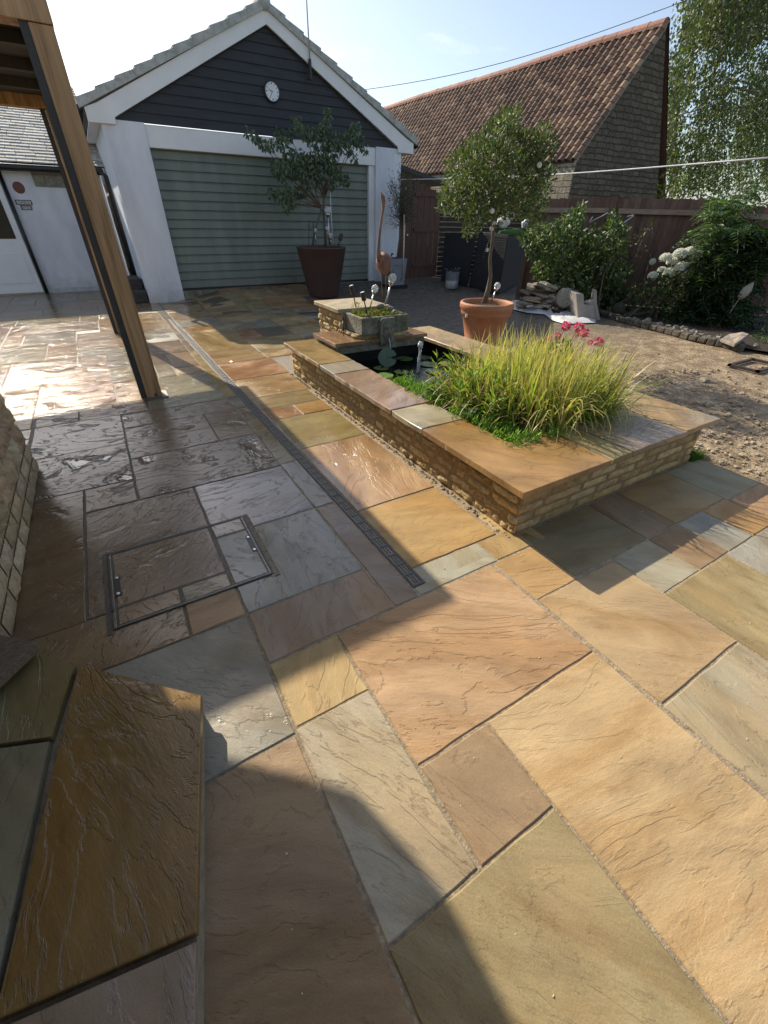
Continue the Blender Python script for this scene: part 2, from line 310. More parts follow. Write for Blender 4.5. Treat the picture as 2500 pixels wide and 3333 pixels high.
GLASS = plain('cracked_glass', (.95, .97, .97), .12, .05, 5., .02, 45., trans=.55); WHITEM = plain('white_disc', (.62, .58, .47), .5, .05, 5.)
WATER = plain('pond_water', (.006, .009, .006), .03, .3, 3., .006, 14.)
LINER = plain('pond_liner', (.012, .012, .01), .6, .4, 9., .01, 20.)
CONC = plain('weathered_stone', (.25, .235, .18), .95, .45, 12., .02, 45., col2=(.1, .105, .06))
LEAF = leafmat('leaf'); GLOSS = leafmat('glossy_leaf', .3, .5); GRASSM = leafmat('grass_blade', .42, .45); PETAL = leafmat('petal', .4, .7, (1, 1, 1))
# ------------------------------------------------------------------ foliage helpers
def leaf_obj(name, P, D, L, Wd, cols, mat, parent=None, cv=.25, fold=.35, up=None):
    """one mesh of many small folded leaves: P base points, D directions, L lengths, Wd widths"""
    P = np.asarray(P, float); n = len(P); D = np.asarray(D, float); D /= np.linalg.norm(D, axis=1)[:, None]+1e-9
    L = np.broadcast_to(L, (n,))*RNG.uniform(.7, 1.25, n); Wd = np.broadcast_to(Wd, (n,))*RNG.uniform(.8, 1.2, n)
    R = RNG.normal(size=(n, 3)) if up is None else np.broadcast_to(up, (n, 3))+RNG.normal(size=(n, 3))*.35
    S = np.cross(D, R); S /= np.linalg.norm(S, axis=1)[:, None]+1e-9; N = np.cross(S, D)
    mid = P+D*(L*.45)[:, None]; f = N*(Wd*fold)[:, None]
    tip = P+D*L[:, None]-N*(L*.15)[:, None]
    V = np.stack([P, mid+S*(Wd/2)[:, None]+f, tip, mid-S*(Wd/2)[:, None]+f], 1).reshape(-1, 3)
    F = (np.arange(n)[:, None]*4+np.array([[0, 1, 2, 0, 2, 3]])).reshape(-1, 3)
    off = np.array(wloc(parent)) if parent is not None else np.array([V[:, 0].mean(), V[:, 1].mean(), V[:, 2].min()])
    me = bpy.data.meshes.new(name); me.vertices.add(len(V)); me.vertices.foreach_set('co', (V-off).ravel())
    me.loops.add(len(F)*3); me.loops.foreach_set('vertex_index', F.ravel().astype(np.int32)); me.polygons.add(len(F)); me.polygons.foreach_set('loop_start', np.arange(len(F), dtype=np.int32)*3)
    cols = np.array(cols, float); ci = RNG.integers(0, len(cols), n); c = cols[ci]*RNG.uniform(1-cv, 1+cv, (n, 1))
    cc = np.concatenate([np.repeat(c, 6, 0), np.ones((n*6, 1))], 1).astype(np.float32)
    me.update(calc_edges=True); a = me.color_attributes.new('Col', 'FLOAT_COLOR', 'CORNER'); a.data.foreach_set('color', cc.ravel())
    me.materials.append(mat); o = bpy.data.objects.new(name, me); link(o)
    if parent is not None: o.parent = parent
    else: o.location = off
    return o
def clump_pts(cl, per, depth=1.0):
    """points and outward directions in ellipsoid clumps (centre, radius, depth radius)"""
    Ps, Ds = [], []
    for c, r in cl:
        n = max(3, int(per*(r**2)))
        d = RNG.normal(size=(n, 3)); d /= np.linalg.norm(d, axis=1)[:, None]
        rad = RNG.uniform(.35, 1.08, (n, 1))**.6
        Ps.append(np.array(c)+d*rad*r*np.array([1, 1, 1])); Ds.append(d)
    return np.concatenate(Ps), np.concatenate(Ds)
def branch(mb, a, b, r0, r1, wob=.06, n=5):
    a, b = np.array(a, float), np.array(b, float); L = np.linalg.norm(b-a); pts = []
    for i in range(n+1):
        t = i/n; w = math.sin(math.pi*t)*wob*L; pts.append(a+(b-a)*t+np.array([random.uniform(-w, w), random.uniform(-w, w), random.uniform(-w, w)*.4+.5*w]))
    mb.tube(pts, [r0+(r1-r0)*i/n for i in range(n+1)], 7)
def blade_obj(name, B, mat, parent, cols, tipcol=None, seg=5):
    """grass blades: B rows (x,y,z,height,lean azimuth,lean,width,curl)"""
    V, F, Cc = [], [], []
    for (x, y, z, h, az, ln, w, cu) in B:
        c = np.array(cols[random.randrange(len(cols))])*random.uniform(.75, 1.25); b = len(V)
        sd = np.array([-math.sin(az), math.cos(az), 0]); sd = sd*math.cos(1.1*random.random())+np.array([math.cos(az), math.sin(az), 0])*.4*random.uniform(-1, 1)
        p = np.array([x, y, z]); ang = ln
        for i in range(seg+1):
            t = i/seg; ww = w*(1-t**2.2)*.5+.0004
            V += [p-sd*ww, p+sd*ww]; Cc.append(c if tipcol is None else c*(1-t**3*.8)+np.array(tipcol)*random.uniform(.8, 1.2)*t**3*.8)
            st = h/seg; p = p+np.array([math.cos(az)*math.sin(ang), math.sin(az)*math.sin(ang), math.cos(ang)])*st; ang += cu/seg*(0.3+1.7*t)
        F += [(b+2*i, b+2*i+1, b+2*i+3, b+2*i+2) for i in range(seg)]
        Cc = Cc
    return V, F, Cc
def blades(name, B, mat, parent, cols, tipcol=None, seg=5):
    V, F, Cc = blade_obj(name, B, mat, parent, cols, tipcol, seg)
    V = np.array(V); off = np.array(wloc(parent)) if parent is not None else np.array([V[:, 0].mean(), V[:, 1].mean(), V[:, 2].min()])
    me = bpy.data.meshes.new(name); me.from_pydata((V-off).tolist(), [], F)
    a = me.color_attributes.new('Col', 'FLOAT_COLOR', 'POINT'); cc = np.ones((len(V), 4), np.float32); cc[:, :3] = np.repeat(np.array(Cc), 2, 0); a.data.foreach_set('color', cc.ravel())
    me.materials.append(mat); me.polygons.foreach_set('use_smooth', [True]*len(F)); o = bpy.data.objects.new(name, me); link(o)
    if parent is not None: o.parent = parent
    else: o.location = off
    return o
# ================================================================== SETTING
def sheet(name, x0, x1, y0, y1, nx, ny, z, mat, follow=True):
    mb = MB(); xs = np.linspace(x0, x1, nx+1); ys = np.linspace(y0, y1, ny+1)
    vs = [(x, y, z+(hgt(x, y) if follow else 0)) for y in ys for x in xs]
    mb.add(vs, [(j*(nx+1)+i, j*(nx+1)+i+1, (j+1)*(nx+1)+i+1, (j+1)*(nx+1)+i) for j in range(ny) for i in range(nx)])
    return tag(mb.build(name, mat, smooth=True), kind='structure')
GRASSG = plain('rough_grass', (.06, .085, .03), .95, .4, 4.)
sheet('ground', -400, 400, -400, 400, 4, 4, -.6, GRASSG, False)
sheet('yard', -6, 20, -5, 16, 104, 84, -.016, GROUND)
# ---- patio: digitised flagstones, (x0, x1, y0, y1, colour, wetness, ledge)
TAN, PINK, BRN, OLV, GGR, CRM, YEL, ORG, MAU, BLU, DBR, RST = (.42, .285, .14), (.42, .268, .148), (.26, .175, .10), (.29, .24, .12), (.28, .28, .225), (.42, .385, .29), (.43, .31, .13), (.43, .26, .10), (.27, .205, .16), (.24, .252, .225), (.14, .085, .045), (.33, .175, .085)
SL = [
 (.455, 1.358, .498, 1.118, PINK, .12, 1.1), (.150, .440, .826, 1.118, YEL, .15, .9), (.148, .440, .186, .814, CRM, .12, 1.3), (-.45, .134, .808, 1.424, GGR, .38, .6), (-.45, .132, -.6, .794, BRN, .3, .8),
 (.148, .748, -.7, .172, OLV, .05, .45), (.462, .748, .186, .483, BRN, .06, .8), (.764, 1.358, -.7, .485, (.47, .335, .175), 0, .5), (1.388, 1.958, .207, .810, (.38, .27, .145), .05, .5), (1.388, 1.958, -.5, .193, (.37, .34, .24), .05, .9),
 (1.974, 2.556, -.1, .526, (.34, .28, .14), .05, .7), (2.572, 3.62, .18, .526, (.29, .30, .255), .1, .5), (2.572, 3.62, -.5, .166, TAN, .05, .6), (1.974, 2.556, -.8, -.115, BRN, .05, .6),
 (1.386, 1.672, .824, 1.122, ORG, .1, .9), (1.424, 1.80, 1.136, 1.300, YEL, .15, 1.), (1.60, 1.80, 1.30, 1.50, YEL, .15, 1.),
 (.912, 1.410, 1.134, 1.186, (.36, .37, .29), .15, .5), (.982, 1.410, 1.184, 1.300, (.36, .37, .29), .15, .5),
 (.978, 1.568, 1.314, 1.906, (.46, .29, .10), .25, .45), (.978, 1.570, 1.922, 2.892, PINK, .5, .8), (.972, 1.570, 2.906, 3.552, (.34, .285, .125), .6, .9), (.968, 1.264, 3.566, 3.850, RST, .7, 1.), (1.278, 1.572, 3.566, 3.850, ORG, .5, .6),
 (.965, 1.572, 3.864, 4.198, OLV, .5, .4), (.96, 1.60, 4.212, 4.860, TAN, .5, .8), (.955, 1.62, 4.874, 5.580, (.42, .23, .13), .5, .3), (.95, 1.585, 5.594, 6.235, TAN, .6, .9), (1.60, 1.95, 5.594, 5.95, TAN, .5, .7),
 (.94, 1.585, 6.250, 7.47, YEL, .6, .9), (1.60, 2.40, 5.964, 6.75, OLV, .4, .5), (1.60, 1.90, 6.764, 7.43, (.30, .15, .085), .4, .6), (1.60, 2.40, 7.444, 8.1, GGR, .5, .5), (.93, 1.38, 7.484, 7.97, ORG, .5, .5), (1.394, 1.585, 7.484, 8.7, GGR, .5, .6), (.92, 1.38, 7.984, 8.69, CRM, .6, .8), (.915, 1.585, 8.704, 9.39, TAN, .6, .6),
 (1.686, 2.298, .842, 1.235, (.22, .2, .11), .2, .4), (2.312, 2.606, .842, 1.235, BRN, .2, .5), (2.620, 3.18, .842, 1.235, (.33, .22, .08), .3, .4), (3.194, 3.630, .815, 1.235, (.3, .28, .17), .1, .5),
 (1.974, 2.298, .54, .828, (.34, .33, .25), .1, .5), (1.686, 1.96, .824, .830, BRN, .1, .5), (2.312, 2.604, .54, .828, BRN, .1, .6), (2.618, 2.89, .54, .828, (.28, .29, .25), .1, .5), (2.904, 3.18, .54, .828, ORG, .1, .5), (3.194, 3.62, .54, .802, (.40, .24, .13), .1, .5),
 (.766, .892, 1.134, 2.072, MAU, .35, .4), (.766, .886, 2.086, 2.732, BLU, .6, .8), (.766, .876, 2.746, 3.672, OLV, .8, .9), (.764, .864, 3.688, 3.996, BRN, .8, .8), (.762, .862, 4.010, 4.364, GGR, .8, .6), (.762, .852, 4.38, 5.32, YEL, .6, .6), (.762, .842, 5.336, 6.39, YEL, .6, .6), (.762, .836, 6.404, 7.03, BRN, .7, .6), (.762, .83, 7.044, 7.83, CRM, .7, .6), (.762, .822, 7.844, 8.86, TAN, .7, .6), (.762, .9, 8.874, 9.8, GGR, .7, .5),
 (.150, .750, 1.134, 1.426, MAU, .32, 1.), (.150, .750, 1.440, 2.076, BLU, .45, .9), (.150, .750, 2.090, 2.712, (.29, .265, .25), .78, .7), (-.484, .134, 1.762, 2.712, DBR, .82, 1.2), (-.484, -.200, 2.726, 3.02, BRN, 1., 1.2), (-.184, .750, 2.726, 3.352, (.17, .13, .095), 1., 1.2),
 (-.80, -.498, 1.755, 3.022, (.17, .11, .055), .8, .9), (-.74, -.106, 1.436, 1.748, (.24, .15, .065), .75, 1.), (-.092, .134, 1.440, 1.748, PINK, .3, .6), (-.84, -.200, 3.036, 3.678, (.17, .14, .11), 1., 1.1), (-.84, -.200, 3.692, 4.352, (.18, .145, .115), 1., 1.1), (-.84, -.528, 4.368, 4.668, BRN, 1., .9), (-.514, .045, 4.368, 4.668, BRN, 1., 1.),
 (-.186, .750, 4.010, 4.320, (.2, .15, .11), 1., 1.2), (-.186, .456, 3.368, 3.996, (.18, .125, .085), 1., 1.2), (.470, .750, 3.368, 3.996, (.2, .13, .055), .8, .9), (.06, .750, 4.336, 5.345, (.29, .285, .175), .75, .6),
 (-.192, .236, 4.684, 5.36, TAN, .9, 1.), (-.21, .25, 5.376, 6.02, OLV, .8, .9), (-.215, .25, 6.036, 6.70, GGR, .9, 1.), (.264, .44, 5.36, 5.90, OLV, .6, .8), (.454, .750, 5.68, 6.40, TAN, .6, .8), (.454, .750, 5.36, 5.666, ORG, .5, .7), (.264, .44, 5.914, 6.40, BRN, .7, .8), (.264, .750, 6.414, 7.09, BRN, .7, .8), (.264, .750, 7.104, 8.12, GGR, .5, .5), (.264, .750, 8.134, 8.76, ORG, .6, .6), (.10, .750, 8.774, 9.6, TAN, .8, .6),
 (-.862, -.208, 4.684, 5.66, (.30, .175, .09), .9, 1.), (-1.2, -.222, 5.674, 6.40, (.34, .22, .12), .9, 1.), (-1.2, -.876, 5.02, 5.66, TAN, .9, 1.), (-1.2, -.876, 4.38, 5.006, TAN, .9, 1.), (-1.21, -.55, 6.414, 6.735, BRN, .9, 1.), (-.536, -.222, 6.414, 6.735, BRN, .9, .9), (-.88, -.55, 6.75, 7.70, TAN, .9, 1.), (-1.43, -.894, 6.75, 7.72, OLV, .8, .8), (-.536, .05, 6.75, 7.06, GGR, .8, .8), (-.55, .05, 7.076, 8.2, (.30, .22, .13), .8, .9), (-1.2, -.566, 7.714, 8.42, (.28, .28, .22), .8, .6), (-1.23, -.25, 8.436, 9.27, BRN, .9, 1.), (-.236, .09, 8.216, 9.27, ORG, .7, .7), (.064, .25, 6.75, 7.9, BRN, .8, .8),
]
def fill(x0, x1, y0, y1, seed, inside, wet):
    r = random.Random(seed); y = y0; out = []
    while y < y1-.1:
        h = r.choice((.29, .44, .6, .6)); h = min(h, y1-y); x = x0
        while x < x1-.1:
            w = min(r.choice((.29, .44, .6, .75, .9)), x1-x)
            if x1-x-w < .15: w = x1-x
            if inside(x+w/2, y+h/2): out.append((x+.007, x+w-.007, y+.007, y+h-.007, r.choice((TAN, BRN, OLV, GGR, BRN, TAN, RST, OLV)), wet, .6))
            x += w
        y += h
    return out
PAT_R = lambda y: 2.9 if y < 7 else min(4.2, 2.9+(y-7)*.45)
SL += fill(1.6, 4.6, 8.115, 11.2, 3, lambda x, y: x < PAT_R(y), .4) + fill(2.415, 4.2, 5.0, 8.1, 5, lambda x, y: x < PAT_R(y), .4)
SL += fill(-3.5, .9, 9.285, 13.15, 11, lambda x, y: not (x > .75 and y > 10.6) and not (x > .09 and y < 9.6), .8) + fill(.915, 1.585, 9.405, 10.7, 12, lambda x, y: True, .5)
SL += fill(-3.4, -1.215, 4.38, 6.73, 21, lambda x, y: True, .9) + fill(-3.4, -1.445, 6.75, 9.27, 22, lambda x, y: True, .9) + fill(-1.44, -1.215, 7.735, 9.27, 23, lambda x, y: True, .9) + fill(-3.4, -.86, 3.54, 4.36, 24, lambda x, y: True, 1.) + fill(3.64, 4.9, -1.2, .2, 25, lambda x, y: True, .05) + fill(-.45, 3.62, -2.2, -.72, 26, lambda x, y: True, .05)
def slab(mb, x0, x1, y0, y1, ztop, th, col, wet, led, r, jit=.0022, follow=False, ins=.004):
    def edge(a, b):
        n = max(1, int(math.dist(a, b)/.07)); return [(a[0]+(b[0]-a[0])*i/n, a[1]+(b[1]-a[1])*i/n) for i in range(n)]
    e = edge((x0, y0), (x1, y0))+edge((x1, y0), (x1, y1))+edge((x1, y1), (x0, y1))+edge((x0, y1), (x0, y0))
    cx, cy = (x0+x1)/2, (y0+y1)/2; tx, ty, dz = r.uniform(-.0022, .0022), r.uniform(-.0022, .0022), r.uniform(-.0012, .0012)
    zt = lambda x, y: ztop+dz+tx*(x-cx)+ty*(y-cy)+(hgt(x, y) if follow else 0)
    o = [(x+r.uniform(-jit, jit), y+r.uniform(-jit, jit)) for x, y in e]; n = len(o)
    shr = lambda p: (p[0]-ins*(1 if p[0] > cx else -1), p[1]-ins*(1 if p[1] > cy else -1))
    i_ = [shr(p) for p in o]
    vs = [(x, y, zt(x, y)) for x, y in i_]+[(x, y, zt(x, y)-.0035) for x, y in o]+[(x, y, zt(x, y)-th) for x, y in o]
    c = r.uniform(.93, 1.07); mb.c = tuple((.72*k+.28*t_)*c for k, t_ in zip(col, (.37, .258, .132))); mb.p = ((r.uniform(-.05, .05) % 1 if (y0 > 2.7 and x1 < .8) else r.random()), r.random(), wet, led)
    mb.add(vs, [tuple(range(n))]+[(i, n+i, n+(i+1) % n, (i+1) % n) for i in range(n)]+[(n+i, 2*n+i, 2*n+(i+1) % n, n+(i+1) % n) for i in range(n)])
rs = random.Random(5); pm = MB()
for (x0, x1, y0, y1, c, w, ld) in SL:
    if x1-x0 > .04 and y1-y0 > .02: slab(pm, x0-.0025, x1+.0025, y0-.0025, y1+.0025, 0, .03, c, w, (1.3+.3*ld if y0 > 4.3 and x1 < .8 else min(ld, 1.2)), rs, follow=True)
pm.m = 1; pm.c = (1, 1, 1); pm.p = (0, 0, 0, 0)
def jsheet(x0, x1, y0, y1):
    nx, ny = max(1, int((x1-x0)/.4)), max(1, int((y1-y0)/.4)); xs = np.linspace(x0, x1, nx+1); ys = np.linspace(y0, y1, ny+1)
    pm.add([(x, y, -.0042+hgt(x, y)) for y in ys for x in xs], [(j*(nx+1)+i, j*(nx+1)+i+1, (j+1)*(nx+1)+i+1, (j+1)*(nx+1)+i) for j in range(ny) for i in range(nx)])
jsheet(-3.45, 3.63, -2.2, 1.3); jsheet(-3.45, 1.75, 1.3, 5.0); jsheet(-3.45, 2.9, 5.0, 13.2); jsheet(2.9, 3.5, 8.4, 11.)
tag(pm.build('patio', [FLAG, JOINT], attrs=True), kind='structure')
# ---- bed of soil along the fence
bm_ = MB(); bp_ = [(8.2, 7.6), (8.32, 5.6), (8.1, 4.6), (7.84, 3.6), (7.86, 2.7), (8.3, 1.2), (12.5, 1.2), (12.5, 4.2), (10.9, 4.4), (8.7, 7.7)]
bm_.poly([(x, y, .035) for x, y in bp_]); tag(bm_.build('flower_bed', SOIL), kind='structure')
# ================================================================== DRAIN
dr = thing('drainage_channel', (.94, 1.2, 0), 'long narrow black slotted drain channel running across the wet patio', 'drain')
dxl = lambda y: .906-.0095*(y-1.2)
fm = MB()
for a in (0, .062): fm.add([(dxl(y)+a+k, y, z) for z in (-.02, .0015) for y in (1.2, 8.85) for k in (0, .008)], [(0, 2, 3, 1), (4, 5, 7, 6), (0, 1, 5, 4), (2, 6, 7, 3), (0, 4, 6, 2), (1, 3, 7, 5)])
fm.add([(dxl(y)+k, y, z) for z in (-.02, .0015) for y in (1.19, 1.2) for k in (0, .07)], [(0, 2, 3, 1), (4, 5, 7, 6), (0, 1, 5, 4), (2, 6, 7, 3), (0, 4, 6, 2), (1, 3, 7, 5)])
fm.build('channel_frame', plain('drain_edge', (.07, .07, .07), .5, .3, 30., metal=.3), dr)
GRATE = plain('grate', (.10, .10, .10), .42, .25, 30., metal=.3)
bmx = MB(); bmx.add([(dxl(y)+k, y, -.018) for y in (1.2, 8.85) for k in (.008, .062)], [(0, 1, 3, 2)]); bmx.build('channel_base', plain('drain_dark', (.006, .006, .006), .6), dr)
for s_ in range(8):
    g = MB(); ya = 1.2+s_*.956; yb = min(ya+.95, 8.85); nb = int((yb-ya)/.085)
    for i in range(nb+1):
        y = ya+(yb-ya)*i/nb; x = dxl(y); g.box(x+.009, x+.061, y-.006, y+.006, -.008, .0005)
        if i < nb:
            for k in range(4): xx = x+.009+k*.0157; g.box(xx, xx+.005, y+.006, y+(yb-ya)/nb-.006, -.008, .0003)
    g.build('grate', GRATE, dr)
# ================================================================== ACCESS COVER
ac = thing('access_cover', (0, 1.92, 0), 'recessed manhole cover with metal edges filled with flagstone pieces', 'manhole cover')
cm = MB(); rc_ = random.Random(9)
for a in ((-.366, .128, 1.768, 2.196, DBR, .8, 1.1), (-.366, -.104, 1.65, 1.756, BRN, .7, .9), (-.09, .128, 1.65, 1.756, (.3, .25, .16), .5, .9), (.146, .314, 1.65, 2.062, BLU, .45, .9), (.146, .314, 2.076, 2.196, (.29, .26, .24), .6, .6)):
    slab(cm, *a[:4], .0045, .012, a[4], a[5], a[6], rc_, jit=.001)
cm.build('stone_infill', FLAG, ac, attrs=True)
mb = MB(); mb.box(-.376, .324, 1.64, 2.205, .0005, .0028); mb.build('infill_mortar', JOINT, ac)
fr_ = MB()
for q_ in ((-.379, -.373, 1.637, 2.211), (.320, .326, 1.637, 2.211), (-.373, .32, 1.637, 1.643), (-.373, .32, 2.205, 2.211)):
    gm = MB(); gm.box(q_[0]+.0018, q_[1]-.0018, q_[2]+.0018, q_[3]-.0018, -.004, .0062); gm.build('inner_edge', plain('bright_edge', (.30, .30, .29), .4, .2, 20., metal=.7), ac)
for (a, b, c, d) in ((-.392, -.386, 1.63, 2.218), (.33, .336, 1.63, 2.218), (-.386, .33, 1.63, 1.636), (-.386, .33, 2.212, 2.218)):
    fr_.box(a+.001, b-.001, c+.001, d-.001, -.004, .006)
fr_.build('frame', plain('dull_steel', (.06, .06, .06), .4, .2, 20., metal=.7), ac)
for gb_ in ((.338, .366, 1.61, 2.22), (-.414, -.394, 1.61, 2.22)): gm = MB(); gm.box(*gb_, -.004, .0032); gm.build('mortar_border', JOINT, ac)
for (x0, x1) in ((-.371, -.343), (.292, .319)):
    h = MB(); h.box(x0, x1, 1.845, 2.0, .004, .0068); hb = h.build('lifting_recess', BLACKP, ac)
    for yy in (1.862, 1.985):
        b = MB(); b.lathe([(.0, .003), (.004, .0035), (.0085, .0035), (.0095, .0018), (.0095, 0)], ((x0+x1)/2, yy, .0065), 14); b.build('bolt', STEEL, hb, smooth=True)
# ================================================================== DOORSTEP
ds = thing('doorstep', (-.4, .8, 0), 'broad raised sandstone doorstep with a big wet orange brown slab', 'step')
rd = random.Random(31); ST = .11
for (pts, c, w, ld) in (([(-.483, 1.4), (-.112, 1.04), (-.245, .421), (-.635, .498)], (.25, .15, .045), .8, 1.), ([(-.76, 1.69), (-.495, 1.412), (-.56, 1.135), (-.76, 1.215)], (.24, .195, .09), .75, .6), ([(-.76, 1.2), (-.565, 1.122), (-.645, .502), (-.76, .53)], (.26, .25, .18), .8, .6), ([(-.64, .482), (-.249, .405), (-.44, -.55), (-.78, -.5)], (.36, .29, .23), .6, .5)):
    s = MB(); s.c = c; s.p = (rd.random()*.08+.2, rd.random(), w, ld)
    cx, cy = sum(p[0] for p in pts)/4, sum(p[1] for p in pts)/4; n = 4
    i_ = [(p[0]+(cx-p[0])*.008, p[1]+(cy-p[1])*.008) for p in pts]
    s.add([(x, y, ST) for x, y in i_]+[(x, y, ST-.003) for x, y in pts]+[(x, y, ST-.032) for x, y in pts], [(3, 2, 1, 0)]+[(i, (i+1) % 4, 4+(i+1) % 4, 4+i) for i in range(4)]+[(4+i, 4+(i+1) % 4, 8+(i+1) % 4, 8+i) for i in range(4)])
    s.build('tread_slab', FLAG, ds, attrs=True)
s = MB(); s.prism([(-.75, 1.655, -.01), (-.125, 1.03, -.01), (-.45, -.55, -.01), (-.75, -.55, -.01)], (0, 0, .088)); s.build('riser', MORTAR, ds)
s = MB(); s.obox((-.80, 1.50, .155), (.105, .115, 0), (-.10, .09, .0), (0, 0, .022)); tag(s.build('door_sill', plain('weathered_sill', (.21, .145, .09), .8, .5, 20., .01, 60., stretch=(2, 8, 2)), bevel=.004), 'weathered dark timber door sill at the stone house wall', 'door sill')
# ================================================================== HOUSE (stone wall at the left, mostly out of the picture)
def stones(mb, org, u, nrm, length, courses, lens, amp, cols, rnd, bulge=.02, nu=5, nv=4, gap=.012):
    """courses of individually bulging rough stones on a wall face"""
    org, u, nrm = np.array(org, float), np.array(u, float), np.array(nrm, float); zc = 0.
    for h in courses:
        x = -rnd.uniform(0, lens[0]*.5)
        while x < length:
            L = rnd.uniform(*lens); a, b = max(0, x+gap/2), min(length, x+L-gap/2); x += L
            if b-a < .03: continue
            kf = rnd.uniform(.72, 1.2); mb.c = tuple(k*kf for k in rnd.choice(cols)); vs = []; pr = rnd.uniform(.5, 1.2)*bulge; sh = rnd.uniform(-.25, .25)
            for j in range(nv+1):
                for i in range(nu+1):
                    s, t = i/nu*2-1, j/nv*2-1; e = (1-abs(s)**7)*(1-abs(t)**5)
                    P = org+u*(a+(b-a)*i/nu)+np.array([0, 0, zc+gap/2+(h-gap)*j/nv+(rnd.uniform(-.1, .1)*gap*2 if 0 < i < nu else 0)])
                    q = Vector(P*14.); d = -.006+e*pr*(1+sh*t)+e*amp*(noise.fractal(q, .9, 2.1, 4)+.7*noise.noise(q*3.3))
                    edge_ = i in (0, nu) or j in (0, nv)
                    vs.append(P+nrm*(-.012 if edge_ else d)+(u*0))
            mb.add(vs, [(j*(nu+1)+i, j*(nu+1)+i+1, (j+1)*(nu+1)+i+1, (j+1)*(nu+1)+i) for j in range(nv) for i in range(nu)])
        zc += h
RUB = [(.60, .44, .24), (.55, .40, .21), (.64, .51, .31), (.48, .34, .19), (.58, .38, .22)]
ho = thing('stone_house', (-.75, 1, 0), 'rough buff rubble stone house wall at the left edge', 'house')
h = MB(); rh = random.Random(4)
stones(h, (-.752, 3.53, 0), (0, -1, 0), (1, 0, 0), 4.5, (.1, .1), (.19, .26), .006, [(.50, .36, .20), (.45, .32, .17), (.54, .40, .24)], rh, .010, 4, 3, .014)
stones(h, (-.765, 3.53, .2), (0, -1, 0), (1, 0, 0), 4.5, (.15, .12, .17, .14, .18, .15, .16), (.16, .38), .022, RUB, rh, .022, 14, 10, .02)
h.build('rubble_stones', STONE, ho, smooth=True, attrs=True)
h = MB(); h.box(-6, -.772, -6, 3.53, 0, 2.28); h.build('wall', plain('lime_mortar', (.52, .39, .22), .95, .3, 20., .02, 60.), ho)
h = MB(); h.prism([(-.42, -6, 2.28), (-.42, 3.44, 2.28), (-.48, 3.64, 2.28), (-.67, 3.83, 2.28), (-.86, 4.0, 2.28), (-6, 4.0, 2.28), (-6, -6, 2.28)], (0, 0, .1)); h.build('eaves', DARKW, ho)
h = MB(); h.add([(-.42, -6, 2.385), (-.42, 3.44, 2.385), (-.86, 4.0, 2.385), (-6, 4.0, 2.385), (-6, -6, 2.385), (-4, -6, 4.6), (-4, 1.5, 4.6)], [(0, 1, 6, 5), (1, 2, 6), (2, 3, 6), (3, 4, 5, 6)]); h.build('roof', TILEC, ho)
# ================================================================== OAK CANOPY
oc = thing('oak_canopy', (.1, 6.4, 0), 'oak framed canopy with two square posts and a dark boarded ceiling', 'canopy')
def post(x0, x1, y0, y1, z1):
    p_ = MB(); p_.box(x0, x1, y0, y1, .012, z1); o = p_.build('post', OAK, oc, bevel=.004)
    d = MB(); d.box(x0-.052, x0-.001, y0+.008, y1-.02, .012, z1+.02); d.build('dark_strip', DARKW, o)  # narrow dark strip along the post's left edge, set slightly back
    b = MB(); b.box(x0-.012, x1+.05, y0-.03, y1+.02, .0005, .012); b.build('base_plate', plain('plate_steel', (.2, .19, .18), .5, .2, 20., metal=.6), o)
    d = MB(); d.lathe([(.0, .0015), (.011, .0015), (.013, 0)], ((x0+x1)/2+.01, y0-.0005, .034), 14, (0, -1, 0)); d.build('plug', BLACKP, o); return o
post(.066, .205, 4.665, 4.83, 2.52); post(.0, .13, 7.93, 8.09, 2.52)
h = MB(); h.box(-3.4, .21, 4.655, 4.835, 2.523, 2.638); h.build('beam', OAK, oc, bevel=.004)
h = MB(); h.box(-3.4, .175, 7.93, 8.09, 2.523, 2.638); h.build('beam', OAK, oc, bevel=.004)
h = MB(); h.box(.03, .19, 4.84, 7.925, 2.545, 2.638); h.build('side_beam', DARKW, oc)
for y in (5.45, 6.3, 7.1): h = MB(); h.box(-3.4, .028, y, y+.08, 2.56, 2.638); h.build('rafter', DARKW, oc)
h = MB(); h.box(-3.4, .20, 4.67, 8.24, 2.64, 2.668); h.build('ceiling', plain('ceiling_board', (.035, .036, .04), .7, .2, 4.), oc)
h = MB(); h.box(-3.4, .19, 4.70, 8.22, 2.67, 2.70); h.build('roof', TILEC, oc)
# ================================================================== COTTAGE at the back left
CY_ = 13.2; co = thing('cottage', (-2, CY_, 0), 'low white rendered cottage with a stone slate roof behind the oak post', 'cottage')
h = MB(); h.box(-7, .62, CY_, CY_+3.2, -.05, 2.32); h.build('wall', RENDER, co)
h = MB(); h.box(-1.12, .6, CY_-.03, CY_-.002, 0, .1); h.build('plinth', plain('plinth_paint', (.5, .5, .5), .8, .2, 10.), co)
sl_ = MB(); r2 = random.Random(8); rows = 30
for j in range(rows):
    y = CY_-.22+j*.115; z = 2.33+j*.058; x = -7-r2.random()*.4; hh = .02
    while x < .75:
        w = r2.uniform(.26, .42); v = r2.uniform(.7, 1.2); sl_.c = (.5*v, .48*v, .42*v); xe = min(x+w-.008, .75)
        sl_.add([(x, y, z+hh), (xe, y, z+hh+r2.uniform(-.005, .005)), (xe, y+.15, z+.0757), (x, y+.15, z+.0757), (x, y, z), (xe, y, z)], [(0, 1, 2, 3), (4, 5, 1, 0)]); x += w
sl_.build('roof', SLATE, co, attrs=True)
h = MB(); h.add([(-7, CY_-.2, 2.31), (.75, CY_-.2, 2.31), (.75, CY_+3.3, 4.06), (-7, CY_+3.3, 4.06)], [(0, 1, 2, 3)]); h.build('roof_felt', BLACKP, co)
